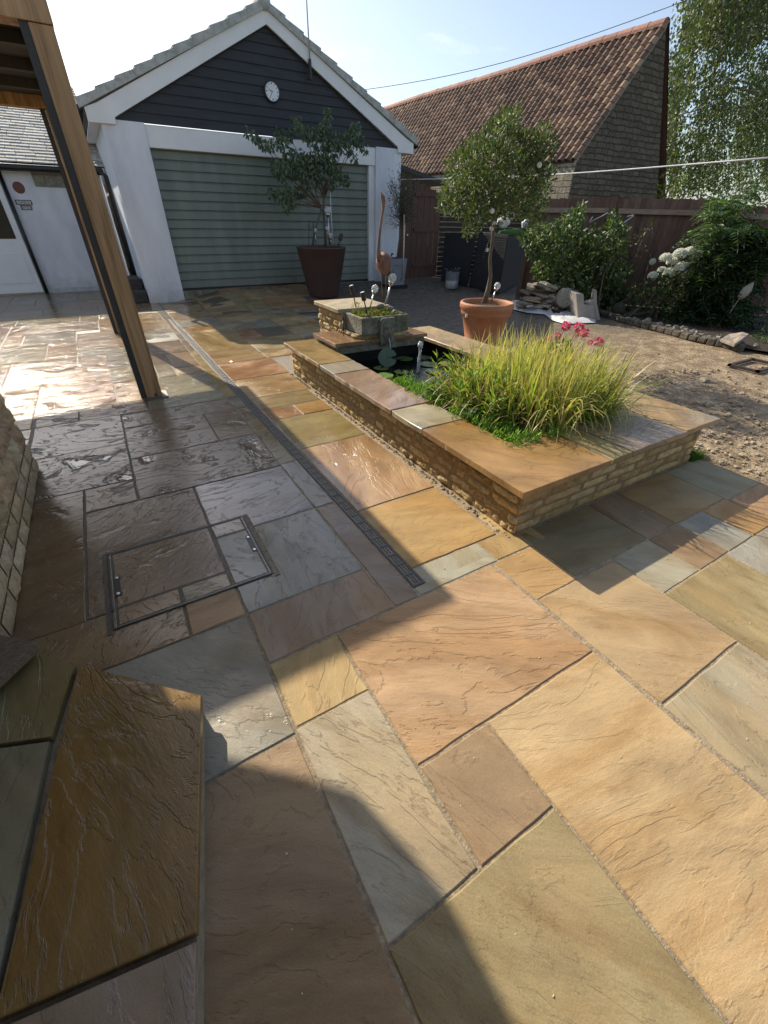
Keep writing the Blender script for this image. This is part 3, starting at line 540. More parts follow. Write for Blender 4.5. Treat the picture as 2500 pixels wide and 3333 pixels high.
h = MB(); h.tube([(-7, CY_-.27, 2.25), (.7, CY_-.27, 2.25)], .055, 10); h.box(-7, .66, CY_-.2, CY_-.17, 2.19, 2.31); h.build('gutter', BLACKP, co, smooth=False)
h = MB(); h.tube([(-1.14, CY_-.06, 2.2), (-1.14, CY_-.06, .0)], .034, 10); h.build('downpipe', BLACKP, co, smooth=True)
h = MB(); h.box(-.62, .0, CY_-.012, CY_-.003, 1.955, 2.19); gb = h.build('glass_block_window', plain('block_mortar', (.3, .29, .27), .9), co)
for i in range(3):
    h = MB(); x = -.6+i*.198; h.box(x, x+.175, CY_-.03, CY_-.012, 1.975, 2.165); h.build('glass_block', plain('glass_block', (.22, .21, .16), .2, .5, 14., .02, 22.), gb, bevel=.006)
h = MB(); h.box(-2.12, -1.19, CY_-.045, CY_-.002, .03, 2.1); dd = h.build('door', WPAINT, co, bevel=.004)
h = MB(); h.box(-2.0, -1.30, CY_-.05, CY_-.046, 1.05, 1.95); h.build('pane', plain('door_glass', (.03, .035, .03), .08), dd)
h = MB(); h.box(-2.0, -1.30, CY_-.056, CY_-.046, .22, .80); h.build('panel', WPAINT, dd, bevel=.012)
h = MB(); h.lathe([(0, .02), (.07, .018), (.095, .01), (.1, 0)], (-.915, CY_-.002, 1.93), 26, (0, -1, 0))
pl = h.build('wall_plaque', plain('red_clay', (.2, .085, .065), .8, .4, 25., .012, 40.), smooth=True); tag(pl, 'round red clay plaque on the white cottage wall', 'plaque')
def text(body, size, loc, mat, parent, name, rot=(math.pi/2, 0, 0), ext=.0015):
    cu = bpy.data.curves.new(name, 'FONT'); cu.body = body; cu.size = size; cu.extrude = ext; cu.align_x = 'CENTER'; cu.align_y = 'CENTER'
    o = bpy.data.objects.new(name, cu); link(o); dg = bpy.context.evaluated_depsgraph_get(); me = bpy.data.meshes.new_from_object(o.evaluated_get(dg)); bpy.data.objects.remove(o)
    t = bpy.data.objects.new(name, me); me.materials.clear(); me.materials.append(mat); link(t); t.rotation_euler = rot
    if parent is not None: t.parent = parent; t.location = Vector(loc)-wloc(parent)
    else: t.location = loc
    return t
for (bd, xc, zc, w, hh) in (('GABLE', -.925, 1.685, .28, .085), ('END', -.915, 1.597, .19, .08)):
    sg = thing('house_sign', (xc, CY_-.008, zc), 'small dark name sign reading '+bd+' on the white cottage wall', 'sign', 'name signs on the cottage')
    h = MB(); h.box(xc-w/2, xc+w/2, CY_-.014, CY_-.003, zc-hh/2, zc+hh/2); h.build('board', plain('sign_grey', (.07, .07, .07), .5), sg)
    h = MB(); h.box(xc-w/2+.022, xc+w/2-.022, CY_-.017, CY_-.0145, zc-hh/2+.013, zc+hh/2-.013); h.build('tile', plain('sign_tile', (.62, .62, .60), .5), sg)
    text(bd, .068, (xc, CY_-.0185, zc), BLACKP, sg, 'lettering')
# ================================================================== GARAGE
GY = 10.75; ga = thing('garage', (3.8, GY, 0), 'white rendered garage with black boarded gable and green roller door', 'garage')
h = MB(); h.box(.755, 1.0, GY+.03, GY+6, -.02, 2.85); h.box(6.6, 6.855, GY+.03, GY+6, -.02, 2.85); h.box(.98, 6.6, GY+5.9, GY+6, 0, 2.85)
h.build('wall', RENDER, ga)
h = MB(); h.box(.757, 1.44, GY, GY+.5, -.02, 2.845); h.build('pier', RENDER, ga, bevel=.012)
h = MB(); h.box(6.17, 6.853, GY, GY+.5, .1, 2.845); h.build('pier', RENDER, ga, bevel=.012)
h = MB(); h.box(1.442, 6.168, GY+.04, GY+.4, 2.515, 2.83); h.build('lintel', WPAINT, ga, bevel=.005)
h = MB(); zb, zt_, yb = .215, 2.513, GY+.17; prof = []; nr = 15; ph = (zt_-zb)/nr
for i in range(nr):
    z0 = zb+i*ph; prof += [(yb, z0), (yb-.028, z0+.012), (yb-.018, z0+ph*.8), (yb-.004, z0+ph*.93)]
prof += [(yb, zt_)]
xs = (1.45, 6.02); h.add([(x, y, z) for x in xs for (y, z) in prof], [(i, i+1, len(prof)+i+1, len(prof)+i) for i in range(len(prof)-1)]); gd = h.build('door', DOORG, ga)
h = MB(); h.box(1.445, 6.1, yb-.02, yb+.04, .185, .215); h.build('seal', BLACKP, gd)
h = MB(); h.box(4.0, 4.03, yb-.045, yb-.02, .27, .37); h.box(3.985, 4.045, yb-.05, yb-.043, .26, .285); h.build('handle', DOORG, gd)
h = MB(); h.box(6.022, 6.168, GY+.08, GY+.2, .19, 2.513); h.build('door_jamb', WPAINT, ga)
h = MB(); h.box(1.445, 6.168, GY+.02, GY+.4, .0, .184); h.build('threshold', CONC, ga)
h = MB(); nb = 11
for i in range(nb):
    z0 = 2.838+(4.40-2.838)*i/nb; z1 = 2.838+(4.40-2.838)*(i+1)/nb+.012; sx = lambda z: max(0.02, (4.42-z)/(4.42-2.838)*2.90)
    h.add([(3.855-sx(z0), GY+.02, z0), (3.855+sx(z0), GY+.02, z0), (3.855+sx(z1), GY+.042, z1), (3.855-sx(z1), GY+.042, z1), (3.855-sx(z0), GY+.046, z0), (3.855+sx(z0), GY+.046, z0)], [(0, 1, 2, 3), (4, 5, 1, 0)])
h.build('gable_cladding', BOARD, ga)
for sgn in (-1, 1):
    h = MB(); X = lambda d: 3.858+sgn*d
    pts = [(X(0), 4.549), (X(0), 4.345), (X(2.862), 2.868), (X(2.87), 2.775), (X(3.285), 2.772), (X(3.285), 2.955), (X(3.08), 3.03)]
    h.prism([(x, GY-.06, z) for x, z in (pts if sgn > 0 else pts[::-1])], (0, .045, 0)); h.build('bargeboard', WPAINT, ga, bevel=.003)
    h = MB(); nt = 10; sl0 = Vector((X(3.36), 0, 3.0)); sl1 = Vector((X(0.0), 0, 4.60)); dv = (sl1-sl0)
    for i in range(nt):
        a = sl0+dv*(i/nt); b = sl0+dv*((i+1)/nt); n_ = Vector((sgn*.43, 0, .9))
        a2, b2 = a+n_*.062, b+n_*.030
        h.prism([(a.x, GY-.10, a.z-.07), (b.x, GY-.10, b.z-.07), (b2.x, GY-.10, b2.z), (a2.x, GY-.10, a2.z)][::sgn], (0, 6.1, 0))
    h.build('roof', TILEC, ga)
    h = MB(); h.box(min(X(2.98), X(3.28)), max(X(2.98), X(3.28)), GY-.01, GY+6, 2.77, 2.79); h.build('soffit', WPAINT, ga)
    h = MB(); h.tube([(X(3.36), GY-.06, 2.93), (X(3.36), GY+6, 2.93)], .055, 10); h.build('gutter', BLACKP, ga, smooth=True)
h = MB(); h.lathe([(.0, -.11), (.09, -.1), (.12, 0), (.12, 6.0)], (3.858, GY-.02, 4.60), 14, (0, 1, 0)); h.build('ridge_tile', TILEC, ga, smooth=True)
cl = thing('wall_clock', (3.855, GY, 3.485), 'round white wall clock on the black boarded gable', 'clock')
h = MB(); h.lathe([(.125, .0), (.15, .0), (.156, .02), (.15, .035), (.138, .035), (.135, .02)], (3.855, GY+.005, 3.485), 40, (0, -1, 0)); h.build('rim', plain('clock_rim', (.03, .03, .035), .4), cl, smooth=True)
h = MB(); h.lathe([(0, .022), (.138, .022)], (3.855, GY+.005, 3.485), 40, (0, -1, 0)); h.build('face', plain('clock_face', (.72, .74, .76), .5), cl)
for k in range(12):
    h = MB(); a = k*math.pi/6; c_ = np.array([math.sin(a), 0, math.cos(a)]); s__ = np.array([math.cos(a), 0, -math.sin(a)]); h.obox(np.array([3.855, GY-.0185, 3.485])+c_*.112, c_*.012, s__*(.004 if k % 3 else .007), (0, .001, 0)); h.build('hour_mark', BLACKP, cl)
for (a, ln, w) in ((-1.24, .075, .0055), (-2.58, .108, .004)):
    c_ = np.array([math.sin(a), 0, math.cos(a)]); s__ = np.array([math.cos(a), 0, -math.sin(a)]); h = MB(); h.obox(np.array([3.855, GY-.0215, 3.485])+c_*(ln/2-.01), c_*ln/2, s__*w, (0, .001, 0)); h.build('hand', BLACKP, cl)
mst = thing('aerial_mast', (4.63, GY-.1, 3.7), 'thin pale aerial mast fixed to the garage bargeboard', 'mast')
h = MB(); h.tube([(4.64, GY-.1, 3.99), (4.655, GY-.1, 5.6)], .013, 8); h.build('pole', plain('mast_alu', (.6, .6, .62), .4, metal=.5), mst, smooth=True)
h = MB(); h.box(4.617, 4.66, GY-.12, GY-.07, 3.72, 4.0); h.box(4.63, 4.647, GY-.07, GY+.03, 3.74, 3.76); h.box(4.63, 4.647, GY-.07, GY+.0, 3.95, 3.97); h.build('bracket', DARKW, mst)
h = MB(); h.tube([(.47, 11.5, 2.6), (.47, 11.5, 2.25), (.64, 11.45, 2.1), (.655, 11.45, .45)], .04, 10); tag(h.build('downpipe', BLACKP, smooth=True), 'black downpipe in the gap between cottage and garage', 'downpipe')
h = MB(); h.box(.3, .72, 11.1, 11.8, 0, .42); h.box(.36, .74, 10.85, 11.1, 0, .22); tag(h.build('masonry_step', plain('dark_masonry', (.06, .055, .05), .8, .4, 14., .02, 40.), bevel=.02), 'dark stepped masonry block beside the garage corner', 'masonry')
# ================================================================== RAISED POND
po = thing('raised_pond', (2.55, 3, 0), 'raised rectangular pond of split buff walling stone with sandstone coping', 'pond')
rp2 = random.Random(12); PZ = .36
BUFF = [(.48, .345, .165), (.44, .30, .13), (.52, .40, .21), (.40, .28, .135), (.48, .32, .13)]
h = MB(); crs = (.067, .064, .063, .066, .064)
stones(h, (1.645, 4.80, 0), (0, -1, 0), (-1, 0, 0), 3.55, crs, (.13, .31), .017, BUFF, rp2, .010, 14, 8, .009)
stones(h, (1.645, 1.253, 0), (1, 0, 0), (0, -1, 0), 1.86, crs, (.16, .40), .007, BUFF, rp2, .011, 12, 6, .008)
stones(h, (3.505, 1.253, 0), (0, 1, 0), (1, 0, 0), 3.5, crs, (.14, .3), .01, BUFF, rp2, .018, 4, 3, .012)
h.build('walling_stones', STONE, po, smooth=True, attrs=True)
h = MB(); h.box(1.648, 1.87, 1.256, 4.80, -.01, .326); h.box(3.2, 3.502, 1.256, 4.8, -.01, .326); h.box(1.87, 3.2, 1.256, 1.57, -.01, .326); h.box(1.87, 3.2, 4.3, 4.8, -.01, .326); h.build('wall_core', plain('pond_mortar', (.27, .185, .085), .95, .35, 30., .012, 70.), po)
h = MB(); h.add([(x, y, z) for z in (.0, .322) for (x, y) in ((1.872, 1.572), (3.198, 1.572), (3.198, 4.298), (1.872, 4.298))], [(0, 1, 5, 4), (1, 2, 6, 5), (2, 3, 7, 6), (3, 0, 4, 7), (3, 2, 1, 0)]); h.build('liner', LINER, po)
CP = [(1.556, 1.92, 3.80, 4.785, (.37, .26, .10), .5, .6), (1.556, 1.918, 3.46, 3.787, (.2, .2, .15), .3, .4), (1.554, 1.918, 2.488, 3.447, (.38, .25, .17), .7, .7), (1.556, 1.92, 2.10, 2.475, (.36, .33, .22), .4, .6),
      (1.556, 2.29, 1.178, 2.087, (.37, .215, .085), .5, .7), (2.303, 2.50, 1.184, 1.655, (.27, .225, .10), .4, .6), (2.513, 3.115, 1.190, 1.66, (.30, .215, .13), .6, .8), (3.128, 3.565, 1.196, 2.5, (.34, .24, .12), .4, .6), (3.128, 3.57, 2.513, 3.6, (.33, .26, .15), .2, .5), (3.13, 3.575, 3.613, 4.785, (.36, .27, .15), .25, .7)]
for a in CP:
    s = MB()
    if a[2] == 1.178:                                      # corner flag cut to an L round the water
        s.c = a[4]; s.p = (.15, .37, a[5], a[6]); pts = [(1.556, 1.178), (2.29, 1.184), (2.29, 1.655), (1.92, 1.655), (1.92, 2.087), (1.556, 2.087)]; n = 6
        i_ = [(p[0]+(1.74-p[0])*.006, p[1]+(1.5-p[1])*.006) for p in pts]
        s.add([(x, y, PZ) for x, y in i_]+[(x, y, PZ-.004) for x, y in pts]+[(x, y, PZ-.036) for x, y in pts], [tuple(range(n)), tuple(range(3*n-1, 2*n-1, -1))]+[(k, n+k, n+(k+1) % n, (k+1) % n) for k in range(n)]+[(n+k, 2*n+k, 2*n+(k+1) % n, n+(k+1) % n) for k in range(n)])
    else: slab(s, *a[:4], PZ, .036, a[4], a[5], a[6], rp2, jit=.005)
    s.build('coping_slab', FLAG, po, attrs=True)
s = MB(); slab(s, 1.89, 2.30, 4.125, 4.72, .44, .035, (.27, .15, .09), .8, .5, rp2); s.build('ledge_slab', FLAG, po, attrs=True)
s = MB(); slab(s, 2.31, 3.06, 4.135, 4.72, .436, .035, (.25, .16, .1), .8, .5, rp2); s.build('ledge_slab', FLAG, po, attrs=True)
s = MB(); s.box(1.93, 3.04, 4.16, 4.79, .3225, .40); s.build('ledge_wall', CONC, po)
wt = MB(); wt.add([(1.873+.03, 1.573+.03, .185), (3.165, 1.603, .185), (3.165, 4.27, .185), (1.903, 4.27, .185)], [(0, 1, 2, 3)]); tag(wt.build('pond_water', WATER), kind='structure')
# fountain
FROTH = plain('froth', (.9, .93, .95), .15, .05, 10., .02, 60., trans=.5)
fo = thing('fountain_jet', (2.6, 3.63, .165), 'small foaming jet of water rising from the dark pond', 'fountain')
h = MB(); rf = random.Random(2); pts, rr = [], []
for i in range(15): t = i/14; pts.append((2.6+rf.uniform(-.004, .004)+.012*t, 3.63+rf.uniform(-.004, .004), .165+.285*t)); rr.append(.020-.007*t+rf.uniform(-.004, .004))
h.tube(pts, rr, 9); h.build('water_column', FROTH, fo, smooth=True)
h = MB(); h.blob((2.612, 3.63, .462), .027, .027, .032, 10, 7, .5, 40); h.blob((2.615, 3.628, .437), .02, .02, .02, 8, 6, .5, 40); h.build('froth_head', FROTH, fo, smooth=True)
h = MB(); h.blob((2.6, 3.63, .167), .075, .075, .012, 14, 6, .8, 30); h.build('splash', FROTH, fo, smooth=True)
# lily pads
PADM = [plain('lily_pad', c, .3, .2, 20.) for c in ((.12, .20, .05), (.18, .22, .06), (.08, .13, .06))]
def pad(c, r, k, nrm=(0, 0, 1), rot=0., name='lily_pad'):
    h = MB(); nn = Vector(nrm).normalized(); a = nn.orthogonal().normalized(); b = nn.cross(a); c = Vector(c); n = 26; vs = [c]
    for i in range(n+1): t = rot+.22+(6.283-.44)*i/n; q = r*(1+.03*math.sin(5*t)); vs.append(c+(a*math.cos(t)+b*math.sin(t))*q+nn*(.004+.06*r*math.sin(3*t)*.3))
    h.add(vs, [(0, i, i+1) for i in range(1, n+1)]); return h.build(name, PADM[k], smooth=True)
for i, (x, y, r, k) in enumerate(((2.33, 3.93, .085, 1), (2.05, 3.45, .09, 0), (2.75, 4.12, .10, 0), (2.98, 4.05, .09, 2), (2.86, 3.80, .10, 0), (2.44, 3.70, .08, 1), (2.60, 4.18, .085, 2), (2.22, 3.68, .09, 0), (3.05, 3.72, .085, 1), (2.45, 4.05, .07, 2), (2.75, 3.55, .09, 0))):
    tag(pad((x, y, .1885+i*.0006), r, k, rot=i*1.3), 'flat round lily pad floating on the dark pond water', 'lily pad', 'lily pads floating on the pond')
lp = thing('upright_lily_leaf', (2.38, 3.9, .165), 'single round lily leaf standing tilted above the water under the spout', 'lily leaf')
o = pad((2.385, 3.9, .30), .098, 2, (-.35, -.85, .45), 2.2, 'blade'); o.parent = lp; o.location = Vector(o.location)-wloc(lp)
h = MB(); h.tube([(2.40, 3.95, .16), (2.395, 3.92, .24), (2.387, 3.903, .30)], .004, 6); h.build('stalk', plain('stalk_green', (.06, .09, .03), .5), lp, smooth=True)
# ------------------------------------------------------------------ pillar, trough, spout
pi_ = thing('stone_pillar', (2.47, 4.85, 0), 'low square walling stone pillar with a pale flagstone cap behind the pond', 'pillar')
h = MB(); stones(h, (2.18, 5.20, 0), (0, -1, 0), (-1, 0, 0), .64, (.08,)*8, (.1, .24), .016, BUFF, rp2, .010, 12, 8, .010)
stones(h, (2.185, 4.205, .405), (1, 0, 0), (0, -1, 0), .64, (.075,), (.15, .25), .01, BUFF, rp2, .015, 5, 3, .01)
stones(h, (2.18, 4.56, .44), (0, -1, 0), (-1, 0, 0), .35, (.04,), (.1, .22), .01, BUFF, rp2, .015, 5, 3, .008)
h.build('walling_stones', STONE, pi_, smooth=True, attrs=True)
h = MB(); h.box(2.19, 2.80, 4.81, 5.2, 0, .645); h.box(2.19, 2.80, 4.215, 4.8, .4, .482); h.box(2.19, 2.8, 4.56, 4.805, .482, .645); h.build('core', MORTAR, pi_)
s = MB(); slab(s, 2.145, 2.82, 4.58, 5.235, .685, .038, (.42, .37, .26), .05, .6, rp2); s.build('cap_slab', FLAG, pi_, attrs=True)
tr = thing('stone_trough', (2.52, 4.4, .482), 'mossy weathered stone trough planted with succulents on the pond edge', 'trough')
h = MB(); X0, X1, Y0, Y1, Z0, Z1, w = 2.225, 2.815, 4.165, 4.575, .483, .652, .045
o8 = [(X0, Y0), (X1, Y0), (X1, Y1), (X0, Y1)]; i8 = [(X0+w, Y0+w), (X1-w, Y0+w), (X1-w, Y1-w), (X0+w, Y1-w)]
h.add([(x, y, Z0) for x, y in o8]+[(x, y, Z1) for x, y in o8]+[(x, y, Z1) for x, y in i8]+[(x, y, Z1-.04) for x, y in i8], [(3, 2, 1, 0)]+[(k, (k+1) % 4, 4+(k+1) % 4, 4+k) for k in range(4)]+[(4+k, 4+(k+1) % 4, 8+(k+1) % 4, 8+k) for k in range(4)]+[(8+k, 8+(k+1) % 4, 12+(k+1) % 4, 12+k) for k in range(4)])
h.build('basin', CONC, tr, bevel=.008)
h = MB(); h.box(X0+w, X1-w, Y0+w, Y1-w, Z1-.06, Z1-.02); h.build('soil', SOIL, tr)
mk = thing('water_spout', (2.51, 4.12, .43), 'carved stone lion mask water spout hanging on the front of the trough', 'spout')
h = MB(); n = 15; vs = []
for j in range(n+1):
    for i in range(n+1):
        u, v = i/n*2-1, j/n*2-1; x = 2.525+u*.083*(1-.12*v*v); z = .505+v*.125; r = math.hypot(u, v*.9)
        d = .045*max(0, 1-r**2.2)+.012*math.sin(13*math.atan2(v, u))*max(0, min(1, (r-.45)*3))*(r < 1.05)
        d += .022*math.exp(-((u)**2/.03+(v+.12)**2/.05))-.02*math.exp(-((abs(u)-.3)**2+(v-.18)**2)/.012)-.03*math.exp(-(u**2/.05+(v+.52)**2/.012))+.012*noise.noise(Vector((x*40, z*40, 0)))
        vs.append((x, 4.158-max(.004, d+.012), z))
h.add(vs, [(j*(n+1)+i, j*(n+1)+i+1, (j+1)*(n+1)+i+1, (j+1)*(n+1)+i) for j in range(n) for i in range(n)]); h.build('mask', CONC, mk, smooth=True)
h = MB(); h.box(2.43, 2.452, 4.118, 4.16, .375, .63); h.box(2.452, 2.61, 4.13, 4.164, .372, .642); h.build('back_plate', CONC, mk, bevel=.005)
h = MB(); h.tube([(2.525, 4.11, .44), (2.527, 4.085, .40), (2.53, 4.075, .30), (2.532, 4.07, .166)], [.006, .008, .007, .009], 7); h.build('trickle', FROTH, mk, smooth=True)
h = MB(); h.tube([(2.2, 4.55, .6), (2.15, 4.47, .56), (2.13, 4.42, .5), (2.12, 4.4, .445)], .005, 6); tag(h.build('black_hose', BLACKP, smooth=True), 'thin black hose beside the trough running to the ledge', 'hose')
SED = [(.16, .18, .045), (.22, .2, .04), (.12, .15, .05), (.3, .24, .06), (.10, .13, .05)]
n = 1500; P = np.stack([RNG.uniform(X0+.04, X1-.03, n), RNG.uniform(Y0+.03, Y1-.03, n), np.full(n, .62)], 1); hp = np.array([.028+.03*noise.noise(Vector((p[0]*9, p[1]*9, 0))) for p in P]); P[:, 2] += np.maximum(0, hp)*RNG.uniform(.3, 1, n)
sd = thing('trough_succulents', (2.52, 4.4, .63), 'yellow green succulents filling the stone trough', 'plant')
leaf_obj('foliage', P, RNG.normal(size=(n, 3))*.6+[0, 0, .9], .032, .014, SED, LEAF, sd)
for b_ in (((2.33, 4.24, .655), .03, .028, .025), ((2.70, 4.27, .66), .035, .03, .03), ((2.72, 4.4, .675), .045, .05, .03)): h = MB(); h.blob(*b_, 9, 6, .3, 20); h.build('houseleek', plain('houseleek', (.16, .17, .13), .7, .4, 50.), sd, smooth=True)
nb = 40; P = np.stack([RNG.uniform(2.26, 2.36, nb), RNG.uniform(4.38, 4.5, nb), RNG.uniform(.66, .75, nb)], 1); leaf_obj('flower_stems', P, RNG.normal(size=(nb, 3))*.3+[0, 0, 1], .03, .008, [(.3, .26, .08)], LEAF, sd)
h = MB(); h.blob((2.63, 4.47, .70), .055, .04, .028, 10, 7, .3, 12); tag(h.build('pebble', CONC, smooth=True), 'grey rounded pebble lying among the trough succulents', 'stone')
# ------------------------------------------------------------------ solar lights
def spot(base, top, label, grp='solar lights in the trough', sc=1.):
    base, top = Vector(base), Vector(top); d = (top-base).normalized(); t = thing('solar_spotlight', base, label, 'garden light', grp)
    h = MB(); h.tube([base, top], .0065*sc, 7); h.build('stake', BLACKP, t, smooth=True)
    h = MB(); h.lathe([(0, -.05*sc), (.021*sc, -.05*sc), (.025*sc, -.04*sc), (.026*sc, .03*sc), (.022*sc, .034*sc)], top, 18, d); h.build('housing', plain('bronze_plastic', (.035, .027, .022), .35), t, smooth=False)
    h = MB(); h.lathe([(0, .0345*sc), (.021*sc, .0345*sc)], top, 18, d); h.build('solar_cap', plain('solar_cap', (.7, .72, .74), .25), t); return t
def globe(base, c, r, label, grp, tilt=None):
    base, c = Vector(base), Vector(c); d = (c-base).normalized(); t = thing('globe_light', base, label, 'garden light', grp)
    h = MB(); h.tube([base, c-d*r*1.25], .007*r/.035, 8); h.build('stake', STEEL, t, smooth=True)
    h = MB(); h.lathe([(0, -1.65*r), (.3*r, -1.6*r), (.62*r, -1.05*r), (.66*r, -.72*r), (.5*r, -.7*r)], c, 18, d); h.build('collar', STEEL, t, smooth=True)
    h = MB(); h.lathe([(r*math.sin(a), -r*math.cos(a)) for a in np.linspace(.55, math.pi, 14)], c, 20, d); h.build('globe', GLASS, t, smooth=True); return t
def py(x, y, Y): return tuple(gy(x, y, Y))
spot(py(1159, 1000, 4.44), py(1146, 940, 4.44), 'black cylinder solar spotlight at the back left of the trough')
spot(py(1196, 1028, 4.26), py(1182, 962, 4.26), 'black cylinder solar spotlight at the front of the trough')
globe(py(1203, 1006, 4.38), py(1221, 939, 4.38), .038, 'cracked glass globe light in the trough, the lower of two', 'solar lights in the trough')
globe(py(1254, 992, 4.44), py(1277, 905, 4.44), .047, 'tilted cracked glass globe light in the trough, taller and larger', 'solar lights in the trough')
# bird ornament
bd = thing('bird_ornament', py(1258, 990, 4.5), 'rusty metal bird ornament with a long upright neck and thin legs', 'ornament')
RUST = plain('rusty_metal', (.17, .075, .045), .6, .4, 14., .004, 60., col2=(.3, .16, .1))
c = Vector(py(1249, 858, 4.5)); h = MB(); h.blob(c, .072, .09, .105, 16, 12, .12, 7, .4)
nk = [py(x, y, 4.5) for x, y in ((1236, 850), (1232, 815), (1235, 770), (1240, 720), (1247, 680), (1248, 655), (1246, 640), (1241, 632))]
h.tube(nk, [.03, .02, .014, .012, .013, .022, .02, .012], 10); h.build('body', RUST, bd, smooth=True)
h = MB(); h.tube([py(1246, 640, 4.5), py(1241, 629, 4.5), py(1241, 622, 4.5)], [.012, .008, .002], 8); h.build('beak', RUST, bd, smooth=True)
for (x0, x1) in ((1240, 1246), (1256, 1257)):
    h = MB(); h.tube([py(x0, 885, 4.5), py((x0+x1)/2-1, 925, 4.5), py(x1, 985, 4.5)], .0055, 7); h.build('leg', RUST, bd, smooth=True)
h = MB(); h.tube([py(1262, 875, 4.54), py(1268, 905, 4.54), py(1263, 930, 4.54)], [.03, .022, .004], 8); h.build('tail', plain('dark_feather', (.03, .025, .022), .7), bd, smooth=True)
# ------------------------------------------------------------------ pond plants
REED = [(.20, .35, .045), (.27, .42, .06), (.33, .43, .075), (.15, .27, .04), (.40, .40, .12), (.24, .38, .05), (.44, .32, .14)]
rg = random.Random(77); random.seed(77)
B = []
def inpond():
    while True:
        x, y = rg.uniform(2.06, 2.96), rg.uniform(1.64, 2.56)
        if y < 1.62+(2.35-x)*1.6: continue
        if x < 2.05+max(0, (y-2.6))*.55: continue
        return x, y
for i in range(3500):
    x, y = inpond(); hb = .60+rg.uniform(-.2, .14)
    B.append((x, y, .16, hb*(.8 if x < 2.25 else 1), rg.uniform(0, 6.28), abs(rg.gauss(.04, .13)), rg.choice((.008, .012, .018, .024))*rg.uniform(.8, 1.2), rg.uniform(.8, 3.6) if rg.random() < .62 else rg.uniform(0, .7)))
rd_ = thing('pond_grass', (2.6, 2.5, .165), 'big clump of arching yellow tipped grass growing out of the pond', 'grass clump')
blades('blades', B, GRASSM, rd_, REED, (.74, .54, .26), 8)
B = []
for i in range(150):
    x, y = rg.uniform(2.45, 2.95), rg.uniform(1.66, 1.95); B.append((x, y, .17, rg.uniform(.42, .72), rg.gauss(-.5, .8), abs(rg.gauss(.18, .2)), rg.uniform(.016, .026), rg.uniform(0, .5) if rg.random() < .8 else rg.uniform(1.2, 2.4)))
for i in range(12): B.append((rg.uniform(2.85, 3.1), rg.uniform(1.66, 2.2), .18, rg.uniform(.6, 1.0), rg.gauss(-.35, .3), rg.uniform(.75, 1.2), rg.uniform(.010, .016), rg.uniform(-.1, .3)))
ir = thing('iris_clump', (2.7, 1.8, .165), 'upright broad bladed iris clump at the near right of the pond', 'plant')
blades('blades', B, GRASSM, ir, [(.13, .22, .035), (.2, .28, .05), (.26, .29, .06)], (.36, .3, .09), 6)
B = [(2.22, 1.62, .2, .36, 2.0, .12, .024, 2.6), (2.27, 1.63, .2, .34, 1.2, .05, .024, .3), (2.62, 1.6, .25, .3, -1.7, .95, .022, .6), (2.28, 1.64, .2, .46, 2.4, .1, .018, 2.4)]
for b_ in B: blades('withered_blade', [b_], GRASSM, ir, [(.42, .23, .09), (.44, .32, .08)], None, 8)
B = []
for i in range(9): B.append((rg.uniform(2.95, 3.1), rg.uniform(1.7, 2.1), .2, rg.uniform(.7, 1.05), rg.uniform(-.5, .35), rg.uniform(.85, 1.25), .008, rg.uniform(-.2, .35)))
B += [(2.80, 1.60, .34, .30, -1.6, 1.1, .007, 1.9), (2.84, 1.58, .36, .35, -1.4, 1.0, .006, 2.2)]
blades('stalks', B, GRASSM, ir, [(.07, .09, .03)], (.1, .08, .03), 6)
# leafy stems at the left of the grass
P, D = [], []; st_ = MB()
for i in range(34):
    x, y = rg.uniform(2.0, 2.28), rg.uniform(1.95, 2.62); hh = rg.uniform(.3, .5); lx, ly = rg.uniform(-.1, .05), rg.uniform(-.1, .05)
    st_.tube([(x, y, .16), (x+lx*.4, y+ly*.4, .16+hh*.5), (x+lx, y+ly, .16+hh)], .004, 5)
    for k in range(26): t = k/25; a = k*2.4; P.append((x+lx*t, y+ly*t, .2+hh*t)); D.append((math.cos(a), math.sin(a), .5+.5*t))
ls = thing('leafy_water_plant', (2.2, 2.6, .165), 'narrow leaved leafy stems at the left of the pond grass', 'plant')
st_.build('stem', plain('stem_green', (.09, .12, .03), .6), ls, smooth=True); leaf_obj('leaves', P, D, .085, .013, REED, LEAF, ls)
# feathery mat
P, D = [], []
for i in range(1000):
    t = rg.random()
    if t < .36: x, y = 1.93+abs(rg.gauss(.0, .11)), rg.uniform(2.4, 3.1)
    elif t < .75: x, y = 1.93+abs(rg.gauss(.02, .13)), rg.uniform(1.68, 2.3)
    else: x, y = rg.uniform(1.95, 2.45), 1.60+abs(rg.gauss(.03, .08))
    hh = rg.uniform(.08, .21); lx, ly = rg.gauss(-.03, .03), rg.gauss(-.03, .03)
    for k in range(22): u = k/21; a = k*2.4; P.append((x+lx*u, y+ly*u, .20+hh*u)); D.append((math.cos(a), math.sin(a), .35+.9*u))
ft = thing('feathery_water_plant', (2.1, 2.4, .165), 'bright green feathery foliage creeping over the pond coping edge', 'plant')
leaf_obj('foliage', P, D, .030, .008, [(.17, .31, .035), (.24, .38, .05), (.12, .24, .03)], LEAF, ft)
